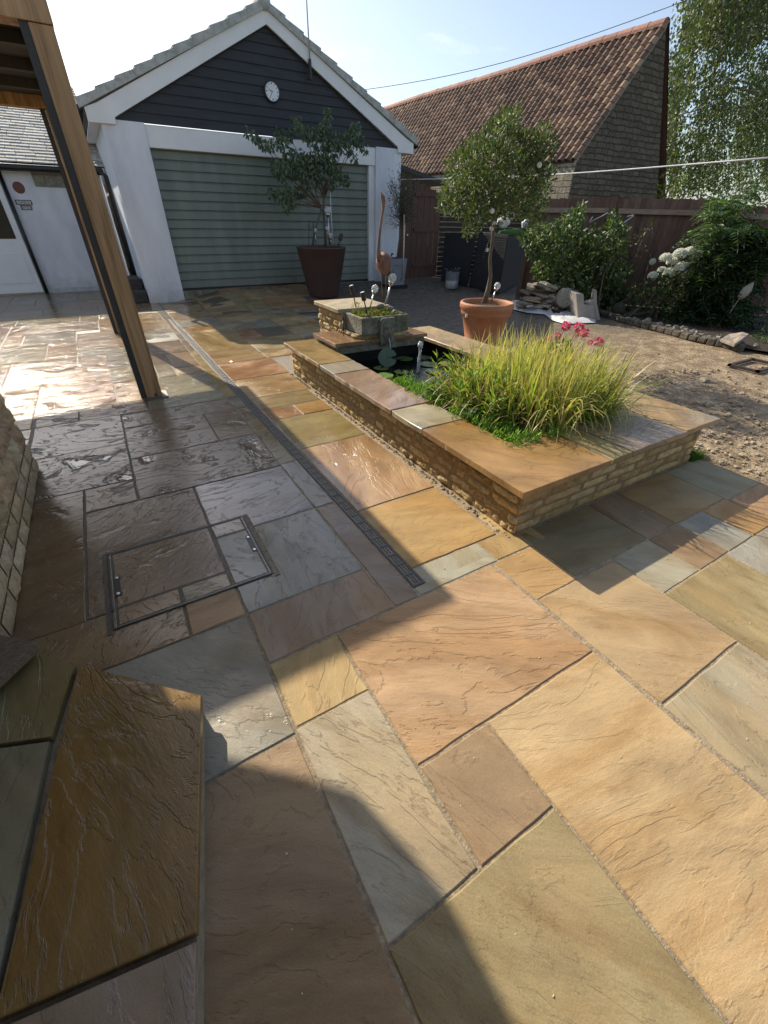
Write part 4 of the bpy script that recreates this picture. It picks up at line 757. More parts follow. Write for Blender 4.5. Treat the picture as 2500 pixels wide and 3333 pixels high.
# big round leaves over the coping
bl = thing('broad_leaf_plant', (1.98, 2.3, .3), 'broad rounded green leaves overhanging the left pond coping', 'plant')
BLG = [(.08, .14, .04), (.06, .11, .035), (.12, .2, .05)]
def bigleaf(c, dirv, L, Wd, k, par, cup=.25):
    h = MB(); d = Vector(dirv).normalized(); s_ = d.cross(Vector((0, 0, 1))).normalized(); u = s_.cross(d); n = 8; vs = []
    for i in range(n+1):
        t = i/n; w = Wd*math.sin(math.pi*min(1, t*.93+.07))**.6*(1-.15*t)
        for j in range(-3, 4): q = j/3; vs.append(Vector(c)+d*(L*t)+s_*(w/2*q)+u*(-.16*L*t*t+cup*Wd*q*q*.5+.012*math.sin(9*t+4*q)))
    h.add(vs, [(i*7+j, i*7+j+1, (i+1)*7+j+1, (i+1)*7+j) for i in range(n) for j in range(6)]); h.c = BLG[k]; h.C = [BLG[k]]*len(h.F); h.P = [(0, 0, 0, 0)]*len(h.F)
    return h.build('leaf', LEAF, par, smooth=True, attrs=True)
for c, d, L, w_, k in (((2.02, 2.52, .40), (-.9, -.1, .12), .17, .13, 0), ((2.0, 2.6, .43), (-.3, -.6, .5), .12, .11, 2), ((2.02, 2.16, .40), (-.7, -.7, .1), .17, .14, 1), ((2.06, 2.2, .42), (.3, -.9, .25), .15, .12, 0), ((2.02, 2.1, .41), (.6, -.5, .3), .14, .11, 2), ((2.1, 2.3, .38), (-.2, .8, .3), .12, .1, 1)): bigleaf(c, d, L, w_, k, bl)
h = MB()
for c in ((2.02, 2.52, .40), (2.0, 2.6, .43), (2.02, 2.16, .40), (2.06, 2.2, .42)): h.tube([(2.12, 2.35, .17), (2.07, (2.35+c[1])/2, .33), c], .005, 6)
h.build('stalk', plain('stalk2', (.1, .15, .04), .5), bl, smooth=True)
# geranium
ge = thing('geranium', (3.25, 2.6, .36), 'pink flowering geranium at the far right of the pond grass', 'flower')
gh = [gy(1200+.5425*x, 1020+.5425*y, 2.6) for x, y in ((1185, 75), (1260, 82), (1298, 116), (1380, 170), (1085, 150), (1135, 132), (1250, 125), (1330, 175))]
for i, g in enumerate(gh):
    n = 60; d = RNG.normal(size=(n, 3)); d /= np.linalg.norm(d, axis=1)[:, None]; r_ = .036 if i < 4 else .022
    leaf_obj('flower_head', g+d*r_*np.array([1, 1, .75])*.7, d, r_*.75, r_*.7, [(.80, .16, .27), (.68, .08, .17), (.88, .32, .42)], PETAL, ge)
    h = MB(); h.tube([(g[0]-.12, 2.65, .40), (g[0]-.03, 2.62, g[2]-.12), g], .004, 5); h.build('stem', plain('ger_stem', (.12, .15, .05), .6), ge, smooth=True)
P, D = clump_pts([((3.3, 2.6, .5), .12), ((3.45, 2.6, .52), .1), ((3.22, 2.75, .46), .1)], 7000); leaf_obj('foliage', P, D, .05, .05, [(.07, .12, .03), (.1, .15, .04)], LEAF, ge)
# grass tuft at the pond corner
B = [(rg.uniform(3.53, 3.72), rg.uniform(1.22, 1.42), -.01, rg.uniform(.03, .07), rg.uniform(0, 6.28), rg.uniform(0, .5), .004, rg.uniform(0, 1)) for i in range(900)]
tag(blades('grass_tuft', B, GRASSM, None, [(.06, .13, .02), (.1, .18, .03), (.08, .15, .02)], None, 3), 'small patch of short green grass at the right foot of the pond', 'grass patch')
# ================================================================== POTS AND POTTED TREES
def skin_tree(px, Y, s0, o0): return [gy(o0[0]+s0*x, o0[1]+s0*y, Y) for x, y in px]
# brown planter by the garage door
pc = gg(1064, 968); PYc = pc[1]+.22
bpt = thing('brown_planter', (pc[0]+.02, PYc, pc[2]), 'tall tapered dark brown planter in front of the garage door', 'planter')
k1 = pxm((pc[0], PYc, .5)); bc = (gy(1055, 960, PYc)[0], PYc, pc[2])
topz = gy(1054, 803, PYc)[2]; R_ = 77*k1; r_ = 47*k1
h = MB(); h.lathe([(0, 0), (r_, 0), (r_+.01, .02), (R_, topz-pc[2]-.03), (R_+.012, topz-pc[2]-.02), (R_+.012, topz-pc[2]), (R_-.03, topz-pc[2]), (R_-.05, topz-pc[2]-.12)], bc, 40); h.build('body', BROWNP, bpt, smooth=True)
h = MB(); h.lathe([(0, topz-pc[2]-.05), (R_-.04, topz-pc[2]-.06)], bc, 24); h.build('soil', SOIL, bpt)
Z3b = lambda x, y, dy=0.: np.array(gy(750+.3014*x, 300+.3014*y, PYc+dy))
t1 = thing('plum_tree', (bc[0], PYc, topz), 'small multi stemmed tree with curled drooping leaves in the brown planter', 'potted tree')
h = MB(); random.seed(3)
h.tube([Z3b(1030, 1670), Z3b(1020, 1480), Z3b(1005, 1300), Z3b(1010, 1150), Z3b(1015, 1000)], [.028, .025, .023, .022, .019], 8)
h.tube([Z3b(885, 1660), Z3b(930, 1440), Z3b(985, 1260)], [.022, .02, .018], 8); h.build('trunk', BARK, t1, smooth=True)
C1 = [(200, 430, 32), (270, 490, 38), (350, 540, 45), (430, 560, 48), (530, 440, 48), (560, 540, 52), (640, 470, 42), (720, 300, 42), (760, 370, 52), (830, 420, 60), (880, 500, 62), (1030, 180, 26), (1060, 250, 34), (1030, 330, 40), (1010, 400, 52), (1040, 500, 62), (1120, 520, 60), (1200, 560, 60), (1280, 470, 58), (1340, 390, 52), (1380, 500, 60), (1450, 610, 34), (1310, 620, 56), (1340, 720, 30), (1100, 640, 70), (980, 640, 75), (850, 720, 65), (720, 690, 56), (620, 650, 48), (560, 800, 66), (680, 840, 75), (800, 850, 70), (930, 800, 75), (1080, 780, 66), (1150, 870, 60), (1230, 930, 50), (1100, 980, 36), (960, 930, 50), (560, 900, 45), (480, 860, 32), (450, 1090, 40), (540, 1100, 50), (650, 1080, 62), (760, 1050, 58), (620, 1230, 46), (690, 1190, 44), (850, 970, 45), (470, 740, 30)]
h = MB(); r3 = random.Random(6)
for (x, y, r) in C1[::2]: h_ = (1010, 1150) if x > 700 else (980, 1250); branch(h, Z3b(*h_), Z3b(x, y, r3.uniform(-.3, .3)), .012, .004, .05)
h.build('branches', BARK, t1, smooth=True)
cl_ = []
for (x, y, r) in C1:
    for q in range(2): cl_.append((Z3b(x+r3.uniform(-12, 12), y+r3.uniform(-12, 12), r3.uniform(-.32, .32)), r*.3014*k1*.95))
P, D = clump_pts(cl_, 2100); D = D*.5+RNG.normal(size=D.shape)*.25+[0, 0, -.75]
leaf_obj('crown', P, D, .085, .05, [(.11, .155, .09), (.14, .185, .105), (.085, .125, .08), (.165, .21, .115)], LEAF, t1, fold=.45)
for i, (x0, y0, x1, y1, r, lb) in enumerate(((1070, 1640, 1050, 1275, 36, 'large pale globe light leaning on the tree in the brown planter'), (918, 1640, 918, 1490, 16, 'small globe light at the left of the brown planter'), (1060, 1560, 1040, 1465, 16, 'small pinkish globe light by the stem in the brown planter'), (1085, 1650, 1078, 1545, 23, 'round globe light at the right of the stem in the brown planter'))):
    globe(Z3b(x0, y0, -.08), Z3b(x1, y1, -.08), r*.3014*k1, lb, 'globe lights in the brown planter')
spot(Z3b(1165, 1660, -.1), Z3b(1195, 1560, -.1), 'black solar spotlight tilting at the right of the brown planter', 'lights in the brown planter', 1.5)
for x, lb in ((845, 'thin dark garden spike at the far left of the brown planter'), (895, 'thin dark garden spike beside the left stem in the brown planter')):
    t = thing('garden_spike', Z3b(x, 1650, -.1), lb, 'garden spike'); h = MB(); h.tube([Z3b(x, 1650, -.1), Z3b(x+3, 1400, -.1)], .006, 6); h.build('stake', BLACKP, t)
    h = MB(); h.blob(Z3b(x+2, 1440, -.1), .022, .022, .045, 8, 6); h.build('bud', plain('spike_bud', (.1, .1, .09), .6), t, smooth=True)
h = MB(); h.tube([Z3b(1110, 1640, -.12), Z3b(1090, 1350, -.12), Z3b(1078, 1050, -.12)], .006, 6); tag(h.build('plant_string', WPAINT, smooth=True), 'pale string tied from the tree down to the brown planter', 'string')
# terracotta pot with the bay tree
TCx, TCy = 4.36, 4.62; k2 = pxm((TCx, TCy, .6)); tcx = gy(1586, 985, TCy)[0]; rz = gy(1586, 985, TCy)[2]+.01; RR = 87*k2
tp = thing('terracotta_pot', (tcx, TCy, 0), 'large rolled rim terracotta pot standing behind the pond', 'pot')
h = MB(); H_ = rz
h.lathe([(0, 0), (RR*.60, 0), (RR*.62, .02), (RR*.66, H_*.20), (RR*.70, H_*.215), (RR*.70, H_*.25), (RR*.68, H_*.265), (RR*.88, H_*.74), (RR*.93, H_*.76), (RR*.94, H_*.8), (RR*.95, H_*.86), (RR*1.0, H_*.89), (RR*1.005, H_*.97), (RR*.97, H_), (RR*.90, H_), (RR*.86, H_*.95), (RR*.84, H_*.85)], (tcx, TCy, 0), 48); h.build('body', TERRA, tp, smooth=True)
h = MB(); h.lathe([(0, H_*.93), (RR*.5, H_*.92), (RR*.86, H_*.88)], (tcx, TCy, 0), 24); h.build('soil', SOIL, tp)
pl_ = gy(1514, 1027, TCy-RR*.9); h = MB(); h.box(pl_[0]-.012, pl_[0]+.012, pl_[1]-.03, pl_[1]-.012, pl_[2]-.016, pl_[2]+.016); h.build('price_label', WHITEM, tp)
Q4b = lambda x, y, dy=0.: np.array(gy(1250+.3315*x, 500+.3315*y, TCy+dy)); Z3c = lambda x, y, dy=0.: np.array(gy(1200+.7836*x, .7836*y, TCy+dy))
t2 = thing('bay_tree', (tcx, TCy, rz), 'clipped glossy bay tree on a single stem in the terracotta pot', 'potted tree')
h = MB(); h.tube([Q4b(985, 1470), Q4b(1025, 1330), Q4b(1048, 1200), Q4b(1040, 1050), Q4b(1058, 900), Q4b(1075, 750), Q4b(1085, 560), Q4b(1060, 300)], [.036, .034, .024, .022, .02, .019, .018, .012], 9)
h.tube([Q4b(960, 1475), Q4b(1000, 1420), Q4b(1030, 1330)], [.012, .018, .02], 7); h.build('trunk', BARK, t2, smooth=True)
C2 = [(605, 495, 34), (575, 500, 28), (540, 530, 35), (570, 590, 60), (500, 590, 50), (620, 620, 60), (720, 560, 34), (735, 610, 40), (690, 650, 55), (450, 640, 55), (390, 690, 55), (520, 680, 70), (600, 720, 70), (680, 730, 60), (740, 720, 38), (430, 750, 60), (350, 780, 45), (330, 840, 36), (390, 830, 55), (480, 800, 65), (560, 810, 65), (640, 800, 60), (690, 850, 50), (720, 790, 35), (450, 900, 45), (430, 950, 32), (410, 972, 20), (520, 870, 45), (600, 870, 40), (660, 900, 36), (690, 925, 26)]
h = MB(); r3 = random.Random(8); cl_ = []
for (x, y, r) in C2:
    branch(h, Q4b(1085, 480), Z3c(x, y, r3.uniform(-.25, .25)), .009, .003, .06)
    for q in range(3): cl_.append((Z3c(x+r3.uniform(-12, 12), y+r3.uniform(-12, 12), r3.uniform(-.36, .36)), r*.7836*k2*.85))
h.build('branches', BARK, t2, smooth=True)
P, D = clump_pts(cl_, 5200); D = D*.8+RNG.normal(size=D.shape)*.35+[0, 0, .45]
leaf_obj('crown', P, D, .055, .021, [(.085, .12, .04), (.12, .155, .05), (.06, .085, .032), (.17, .2, .065), (.095, .13, .05)], GLOSS, t2, fold=.2)
globe(Q4b(1055, 1450, -.06), Q4b(1113, 1298, -.06), 31*.3315*k2, 'cracked glass globe light in the terracotta pot', 'globe light by the bay tree')
for i, (x, y, r, dy) in enumerate(((1063, 563, 24, -.34), (1078, 682, 22, -.06), (1057, 738, 23, -.06), (1012, 945, 20, -.05), (905, 570, 16, -.3), (1527, 110, 26, -.3), (1265, 225, 17, -.36), (1215, 590, 15, -.2))):
    a = Q4b(x, y, dy); h = MB(); rr = r*.27*k2; h.lathe([(0, .004), (rr*.9, .003), (rr, 0), (rr*.9, -.003), (0, -.004)], a, 22, (-.45, -.85, .15))
    tag(h.build('shell_disc', WHITEM, smooth=True), ['round pale shell disc at the crown base of the bay tree', 'round pale shell disc at the fork of the bay stem', 'round pale shell disc just below the fork on the bay stem', 'lowest pale shell disc hanging on the bay stem by a cable', 'pale shell disc at the lower left of the bay crown', 'pale shell disc at the upper right of the bay crown', 'pale shell disc in the middle of the bay crown', 'pale shell disc at the lower right of the bay crown'][i], 'ornament', 'shell discs hung in the bay tree')
h = MB(); h.tube([Q4b(1030, 860, -.04), Q4b(1005, 930, -.05), Q4b(975, 1010, -.05), Q4b(985, 1090, -.05), Q4b(1010, 1130, -.04)], .004, 5); tag(h.build('hanging_cable', BLACKP, smooth=True), 'thin black cable looped on the bay tree stem', 'cable')
# grey planter with the olive
gp = gg(*(1250+.3315*150, 500+.3315*1325)); k3 = pxm(gp)
GX0, GX1, GYc, GZ = gp[0]-.30, gp[0]+.30, gp[1]+.32, gp[2]
gt = gy(1250+.3315*150, 500+.3315*1035, gp[1])[2]
gpl_ = thing('grey_planter', (gp[0], GYc, GZ), 'square grey panelled planter beside the right garage pier', 'planter')
h = MB(); w0, w1 = 27*k3, 33*k3
h.add([(gp[0]+sx*w, GYc+sy*w, z) for (w, z) in ((w0, GZ+.06), (w1, gt)) for sx, sy in ((-1, -1), (1, -1), (1, 1), (-1, 1))]+[(gp[0]+sx*(w1-.04), GYc+sy*(w1-.04), gt) for sx, sy in ((-1, -1), (1, -1), (1, 1), (-1, 1))], [(3, 2, 1, 0)]+[(k, (k+1) % 4, 4+(k+1) % 4, 4+k) for k in range(4)]+[(4+k, 4+(k+1) % 4, 8+(k+1) % 4, 8+k) for k in range(4)])
GREYP = plain('grey_planter', (.23, .25, .28), .6, .12, 6.); h.build('body', GREYP, gpl_, bevel=.008)
h = MB(); h.box(gp[0]-w1+.05, gp[0]+w1-.05, GYc-w1+.05, GYc+w1-.05, gt-.08, gt-.04); h.build('soil', SOIL, gpl_)
h = MB(); h.box(gp[0]-w1-.02, gp[0]+w1+.02, GYc-w1-.02, GYc+w1+.02, GZ, GZ+.06); h.build('saucer', BLACKP, gpl_)
h = MB(); yy = GYc-(w0+w1)/2-.012
for a, b in (((-.6, .78), (.6, .78)), ((-.6, .78), (-.6, .2)), ((.6, .78), (.6, .2)), ((-.6, .2), (.6, .2)), ((-.6, .35), (-.35, .2)), ((.6, .35), (.35, .2))):
    h.tube([(gp[0]+a[0]*w0, yy+.03*(.5-a[1]), GZ+.06+(gt-GZ-.06)*a[1]), (gp[0]+b[0]*w0, yy+.03*(.5-b[1]), GZ+.06+(gt-GZ-.06)*b[1])], .010, 6)
h.build('moulding', GREYP, gpl_, smooth=True)
ot = thing('olive_tree', (gp[0], GYc, gt), 'sparse grey green olive tree in the grey planter by the garage', 'potted tree')
Q4c = lambda x, y, dy=0.: np.array(gy(1250+.3315*x, 500+.3315*y, GYc+dy))
h = MB(); r3 = random.Random(15); h.tube([Q4c(130, 1020), Q4c(150, 850), Q4c(165, 700), Q4c(185, 550)], [.022, .018, .015, .01], 8); h.tube([Q4c(150, 1020), Q4c(190, 700), Q4c(270, 580)], [.015, .012, .007], 7); h.build('trunk', BARK, ot, smooth=True)
h = MB(); P, D = [], []
for i in range(78):
    x, y = r3.uniform(0, 380), r3.uniform(120, 720)
    if (x-200)**2/200**2+(y-430)**2/330**2 > 1: continue
    a, b = Q4c(175, 680+r3.uniform(-80, 60)), Q4c(x, y, r3.uniform(-.45, .35)); branch(h, a, b, .006, .002, .05, 4)
    for k in range(26): t = r3.uniform(.35, 1.05); P.append(a+(b-a)*t+np.array([r3.gauss(0, .03) for _ in range(3)])); D.append((b-a)/np.linalg.norm(b-a)+np.array([r3.gauss(0, .6) for _ in range(3)]))
h.build('branches', BARK, ot, smooth=True); leaf_obj('crown', P, D, .055, .013, [(.085, .10, .075), (.06, .075, .055), (.12, .13, .1)], LEAF, ot)
h = MB(); h.tube([Q4c(185, 1230, -.42), Q4c(198, 600, -.42)], .011, 7); tag(h.build('garden_cane', plain('cane', (.45, .42, .36), .6), smooth=True), 'pale straight cane standing in front of the grey planter', 'cane')
h = MB(); h.tube([Q4c(70, 1010, -.1), Q4c(75, 985, -.1), Q4c(90, 985, -.1)], .02, 6); tag(h.build('tap_head', BLACKP), 'small black fitting on the rim of the grey planter', 'fitting')
# ================================================================== GATE, PANELS, BUCKET
GTY = 10.95; RW = plain('red_brown_board', (.115, .06, .042), .8, .3, 7., .004, 40., stretch=(6, 6, .6)); DW2 = plain('dark_slats', (.04, .03, .025), .8, .3, 8., stretch=(.6, 4, 4))
gte = thing('timber_gate', (7.5, GTY, .18), 'red brown boarded timber gate between the garage and the dark shed', 'gate')
gl, gr_ = gy(1318, 800, GTY)[0], gy(1426, 800, GTY)[0]; nb = 6
h = MB()
for i in range(nb): h.box(gl+(gr_-gl)*i/nb+.004, gl+(gr_-gl)*(i+1)/nb-.004, GTY, GTY+.03, .18, 2.35-.05*i)
h.build('boards', RW, gte, bevel=.003)
for z in (.45, 1.25, 2.0): h = MB(); h.box(gl+.25, gr_-.02, GTY-.03, GTY-.002, z, z+.09); h.build('ledge', RW, gte, bevel=.003)
h = MB(); a = gy(1250+.3315*225, 500+.3315*800, GTY-.04); h.lathe([(0, .03), (.02, .028), (.02, 0)], a, 12, (0, -1, 0)); h.build('knob', STEEL, gte)
sh = thing('lean_to_shed', (8.4, GTY, .1), 'dark horizontally slatted shed with a sloping roof beside the gate', 'shed')
s0 = gy(1428, 800, GTY)[0]; s1 = gy(1770, 800, GTY)[0]; h = MB()
for i in range(18): h.box(s0, s1, GTY+.01+.012*(i % 2), GTY+.05, .1+i*.115, .1+i*.115+.109)
h.build('slats', DW2, sh)
h = MB(); e0, e1 = gy(1300, 533, GTY-.1), gy(1450, 590, GTY-.1); h.prism([tuple(e0), tuple(e1), tuple(e1-np.array([0, 0, .09])), tuple(e0-np.array([0, 0, .09]))], (0, 1.5, 0)); h.build('roof', DARKW, sh)
h = MB(); h.box(e0[0]+.05, gl-.01, GTY+.03, GTY+.06, .1, 2.4); h.build('side_board', RW, sh)
PERF = plain('black_panel', (.010, .011, .012), .65, .3, 30., .012, 60.)
def panel(q, label, th=.04, nm='leaning_board'):
    (ax, ay), (bx, by), (cx, cy), (dx, dy) = [(1250+.3315*x, 500+.3315*y) for x, y in q]
    A, B_ = gg(ax, ay), gg(bx, by); n = np.cross(B_-A, np.array([0, .28, 1.])); Cc, Dd = gpl(cx, cy, A, n), gpl(dx, dy, A, n)
    h = MB(); nn = n/np.linalg.norm(n)*th; nn = nn if nn[1] > 0 else -nn; h.prism([A, B_, Cc, Dd], nn); o = h.build(nm, PERF, bevel=.004)
    return o, A, B_, Cc, Dd
o, *_ = panel([(555, 1250), (812, 1312), (900, 792), (602, 770)], ''); tag(o, 'plain black panel leaning on the shed behind the bucket', 'panel')
o, A, B_, Cc, Dd = panel([(832, 1310), (1118, 1385), (1222, 796), (940, 768)], ''); tag(o, 'black slotted plastic panel leaning behind the bay tree stem', 'panel')
h = MB(); SLOT = plain('slot_highlight', (.05, .05, .052), .5, .2, 10.)
for j in range(24):
    for i in range(18):
        u, v = (i+.5)/18, (j+.5)/24; u = .03+.94*u; v = .03+.94*v; f = lambda u, v: (np.array(A)*(1-u)+np.array(B_)*u)*(1-v)+(np.array(Dd)*(1-u)+np.array(Cc)*u)*v
        h.quad(*[f(u+a, v+b)+np.array([-.002, -.006, .001]) for a, b in ((-.016, -.012), (.016, -.012), (.016, .012), (-.016, .012))])
sl2 = h.build('slots', SLOT, o)
o, A3, B3, C3, D3 = panel([(1125, 1380), (1330, 1270), (1400, 870), (1224, 796)], '', .5, 'black_tank'); tag(o, 'big black box shaped tank beside the leaning panels', 'tank')
tf = thing('artificial_turf', tuple((C3+D3)/2), 'roll of bright green artificial turf lying on the black tank', 'turf')
h = MB(); a, b = np.array(D3)+[-.25, .05, .03], np.array(C3)+[.1, .1, .16]
h.tube([a, a+(b-a)*.3+[0, 0, .03], a+(b-a)*.6+[0, 0, .05], b], [.06, .085, .1, .07], 12); h.build('roll', plain('turf_green', (.07, .16, .03), .95, .4, 60., .02, 160.), tf, smooth=True)
h = MB(); q = gy(1250+.3315*1175, 500+.3315*668, 9.9); h.blob(q, .19, .14, .16, 14, 10, .4, 6); tag(h.build('white_sack', plain('sack_white', (.7, .68, .62), .8, .1, 8., .01, 20.), smooth=True), 'cream crumpled sack seen behind the bay tree crown', 'sack')
h = MB(); q = gy(1250+.3315*1385, 500+.3315*690, 9.7); h.blob(q, .09, .08, .10, 12, 8, .8, 12); tag(h.build('white_bag', WPAINT, smooth=True), 'small white plastic bag on the green turf', 'bag')
bk = gg(1250+.3315*660, 500+.3315*1322); k4 = pxm(bk); bt = gy(1250+.3315*675, 500+.3315*1160, bk[1])[2]; rb = 22*k4; rbb = 19.5*k4
bu = thing('white_bucket', tuple(bk), 'white bucket of tools with a grey liner in front of the black panel', 'bucket')
h = MB(); hb = bt-bk[2]; h.lathe([(0, 0), (rbb, 0), (rbb+(rb-rbb)*.45, hb*.5)], bk, 26); h.build('body', plain('bucket_white', (.62, .63, .62), .45, .15, 8., col2=(.3, .32, .36)), bu, smooth=True)
h = MB(); h.lathe([(rbb+(rb-rbb)*.45+.003, hb*.47)]+[(rb*.95+.008*((i % 2)*2-1)+.004*i/9, hb*(.5+.5*i/9)) for i in range(10)]+[(rb*.9, hb), (rb*.85, hb*.8)], bk, 26); h.build('liner_bag', plain('grey_bag', (.2, .21, .22), .6, .3, 18.), bu, smooth=True)
h = MB(); r4 = random.Random(2)
for i in range(7): a = r4.uniform(0, 6.28); h = MB(); h.tube([bk+[rb*.4*math.cos(a), rb*.4*math.sin(a), hb*.6], bk+[rb*.7*math.cos(a), rb*.7*math.sin(a), hb*1.08], bk+[rb*1.15*math.cos(a+.2), rb*.9*math.sin(a), hb*(1.12+.12*r4.random())]], .022*r4.uniform(.5, 1), 6); h.build('tool_handle', plain('tool_grey', (.06, .07, .07), .5), bu, smooth=True)
# ================================================================== FENCE
FP0, FP1 = np.array((8.5, 7.75)), np.array((10.75, 4.55)); fd = (FP1-FP0)/np.linalg.norm(FP1-FP0); fn = np.array((-fd[1], fd[0])); fn = fn if fn @ np.array((0, 0))-fn @ FP0 > 0 else -fn
fpx = lambda x, y: gpl(x, y, (FP0[0], FP0[1], 0), (fn[0], fn[1], 0))
fe = thing('garden_fence', (9.4, 6.4, 0), 'long red brown closeboard timber fence with a pale rail and square posts', 'fence')
FCOL = [(.15, .085, .06), (.18, .10, .068), (.125, .07, .05), (.20, .115, .08), (.16, .10, .075)]; r5 = random.Random(19)
cuts = [(1752, 646, 1994, 644), (2012, 644, 2318, 648), (2330, 667, 2660, 680)]
for (xa, ya, xb, yb_) in cuts:
    A, B_ = fpx(xa, ya), fpx(xb, yb_); L = np.hypot(*(B_-A)[:2]); n = max(3, int(L/.105)); h = MB()
    for i in range(n):
        h.c = r5.choice(FCOL); a = A+(B_-A)*(i/n); b = A+(B_-A)*((i+1)/n-.008/L); t = r5.uniform(-.012, .012); o3 = np.array((fn[0], fn[1], 0))*(.010+.012*(i % 2)); b = b+(B_-A)*(.016/L)
        a2, b2 = a+[0, 0, t], b+[0, 0, t]; h.prism([np.array((a[0], a[1], .05)), np.array((b[0], b[1], .05)), b2, a2], -o3)
    h.build('board_panel', FENCE, fe, attrs=True, bevel=0)
for px_, yt in ((1745, 640), (2003, 637), (2324, 652)):
    A = fpx(px_, yt); h = MB(); u3 = np.array((fd[0], fd[1], 0))*.05; n3 = np.array((fn[0], fn[1], 0))*.05; h.obox((A[0]+fn[0]*.06, A[1]+fn[1]*.06, A[2]/2), u3, n3, (0, 0, A[2]/2)); pst = h.build('post', plain('fence_post', (.13, .085, .06), .85, .3, 8., stretch=(4, 4, .6)), fe)
    h = MB(); h.obox((A[0]+fn[0]*.06, A[1]+fn[1]*.06, A[2]+.013), u3*1.3, n3*1.3, (0, 0, .012)); h.build('post_cap', plain('post_cap', (.09, .07, .055), .8), pst)
RAIL = plain('pale_rail', (.30, .215, .155), .85, .3, 7., stretch=(1, 1, 4))
for (xa, ya, xb, yb_) in ((1752, 684, 1994, 685), (2012, 687, 2318, 694), (2330, 695, 2660, 718)):
    A, B_ = fpx(xa, ya), fpx(xb, yb_); c = (A+B_)/2; h = MB(); h.obox(c+np.array((fn[0], fn[1], 0))*.04, (B_-A)/2, np.array((fn[0], fn[1], 0))*.03, (0, 0, .042)); h.build('rail', RAIL, fe)
for (x, y, r) in ((2120, 848, 10),):
    a = fpx(x, y)+np.array((fn[0], fn[1], 0))*.35; rr = r*pxm(a); h = MB(); h.lathe([(0, .006), (rr*.9, .005), (rr, 0), (rr*.9, -.005), (0, -.006)], a, 22, (fn[0], fn[1], .2)); tag(h.build('white_disc', WHITEM, smooth=True), 'round white disc hanging on the dry climber by the fence', 'ornament')
tr2 = thing('white_drying_frame', tuple(fpx(2000, 760)), 'thin white rods of a folding frame leaning on the fence above the shrubs', 'frame')
for (x0, y0, x1, y1) in ((1918, 725, 1980, 693), (2040, 705, 2062, 700), (1940, 780, 2005, 700), (1960, 776, 2062, 702), (1918, 725, 1930, 705)):
    h = MB(); off = np.array((fn[0], fn[1], 0))*.14; h.tube([fpx(x0, y0)+off, fpx(x1, y1)+off], .011, 6); h.build('rod', plain('rod_white', (.55, .55, .52), .5), tr2, smooth=True)
# ================================================================== BARN
BY = 10.; ba = thing('stone_barn', (14.3, BY, 0), 'old stone barn with a steep red brown pantile roof behind the fence', 'barn')
E0, AP, E1 = np.array((12.03, BY, 2.985)), np.array((14.31, BY, 5.74)), np.array((16.55, BY, 2.2)); dB = np.array((math.sin(math.radians(-2)), math.cos(math.radians(-2)), .004)); LB = 15.
BST = plain('barn_stone', (.155, .125, .085), .95, .35, 5., .0, 8.)
def brickmat(name, c1, c2, cm, sc, w, hh, rotx=True):
    k, n, l = newmat(name); out = node(n, 'ShaderNodeOutputMaterial'); p = node(n, 'ShaderNodeBsdfPrincipled'); setin(p, Roughness=.95)
    t = node(n, 'ShaderNodeNewGeometry'); sp = node(n, 'ShaderNodeSeparateXYZ'); cx = node(n, 'ShaderNodeCombineXYZ'); ad = node(n, 'ShaderNodeMath', operation='ADD'); l.new(t.outputs['Position'], sp.inputs[0]); l.new(sp.outputs[0], ad.inputs[0]); l.new(sp.outputs[1], ad.inputs[1]); l.new(ad.outputs[0], cx.inputs[0]); l.new(sp.outputs[2], cx.inputs[1])
    nzv = setin(node(n, 'ShaderNodeTexNoise'), Scale=3.5, Detail=3); l.new(t.outputs['Position'], nzv.inputs['Vector']); mv = node(n, 'ShaderNodeVectorMath', operation='MULTIPLY_ADD'); l.new(nzv.outputs['Color'], mv.inputs[0]); mv.inputs[1].default_value = (.16, .10, 0); l.new(cx.outputs[0], mv.inputs[2])
    b = node(n, 'ShaderNodeTexBrick'); b.inputs['Color1'].default_value = (*c1, 1); b.inputs['Color2'].default_value = (*c2, 1); b.inputs['Mortar'].default_value = (*cm, 1); setin(b, Scale=sc, Mortar_Size=.018, Mortar_Smooth=.6, Bias=0., Brick_Width=w, Row_Height=hh); b.offset = .43; b.squash = .7; b.squash_frequency = 3; l.new(mv.outputs[0], b.inputs['Vector'])
    n2 = setin(node(n, 'ShaderNodeTexNoise'), Scale=14., Detail=6, Roughness=.7); l.new(t.outputs['Position'], n2.inputs['Vector']); mr = node(n, 'ShaderNodeMapRange'); setin(mr, From_Min=.3, From_Max=.7, To_Min=.6, To_Max=1.35); l.new(n2.outputs['Fac'], mr.inputs[0])
    vm = node(n, 'ShaderNodeVectorMath', operation='SCALE'); l.new(b.outputs['Color'], vm.inputs[0]); l.new(mr.outputs[0], vm.inputs['Scale']); l.new(vm.outputs[0], p.inputs['Base Color'])
    ma = node(n, 'ShaderNodeMath', operation='MULTIPLY_ADD'); l.new(b.outputs['Fac'], ma.inputs[0]); ma.inputs[1].default_value = -.6; l.new(n2.outputs['Fac'], ma.inputs[2]); bp = node(n, 'ShaderNodeBump'); setin(bp, Strength=1., Distance=.06); l.new(ma.outputs[0], bp.inputs['Height']); l.new(bp.outputs[0], p.inputs['Normal']); l.new(p.outputs[0], out.inputs[0]); return k
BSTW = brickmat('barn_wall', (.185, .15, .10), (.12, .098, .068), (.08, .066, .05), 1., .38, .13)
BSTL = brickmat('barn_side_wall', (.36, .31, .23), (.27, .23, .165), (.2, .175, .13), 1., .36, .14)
h = MB(); g0 = np.array((12.03, BY, -.5)); g1 = np.array((16.2, BY, -.5)); h.prism([g0, g1, np.array((16.2, BY, 2.3)), AP-[0, 0, .06], E0-[0, 0, .06]], dB*LB); h.build('wall', BSTW, ba)
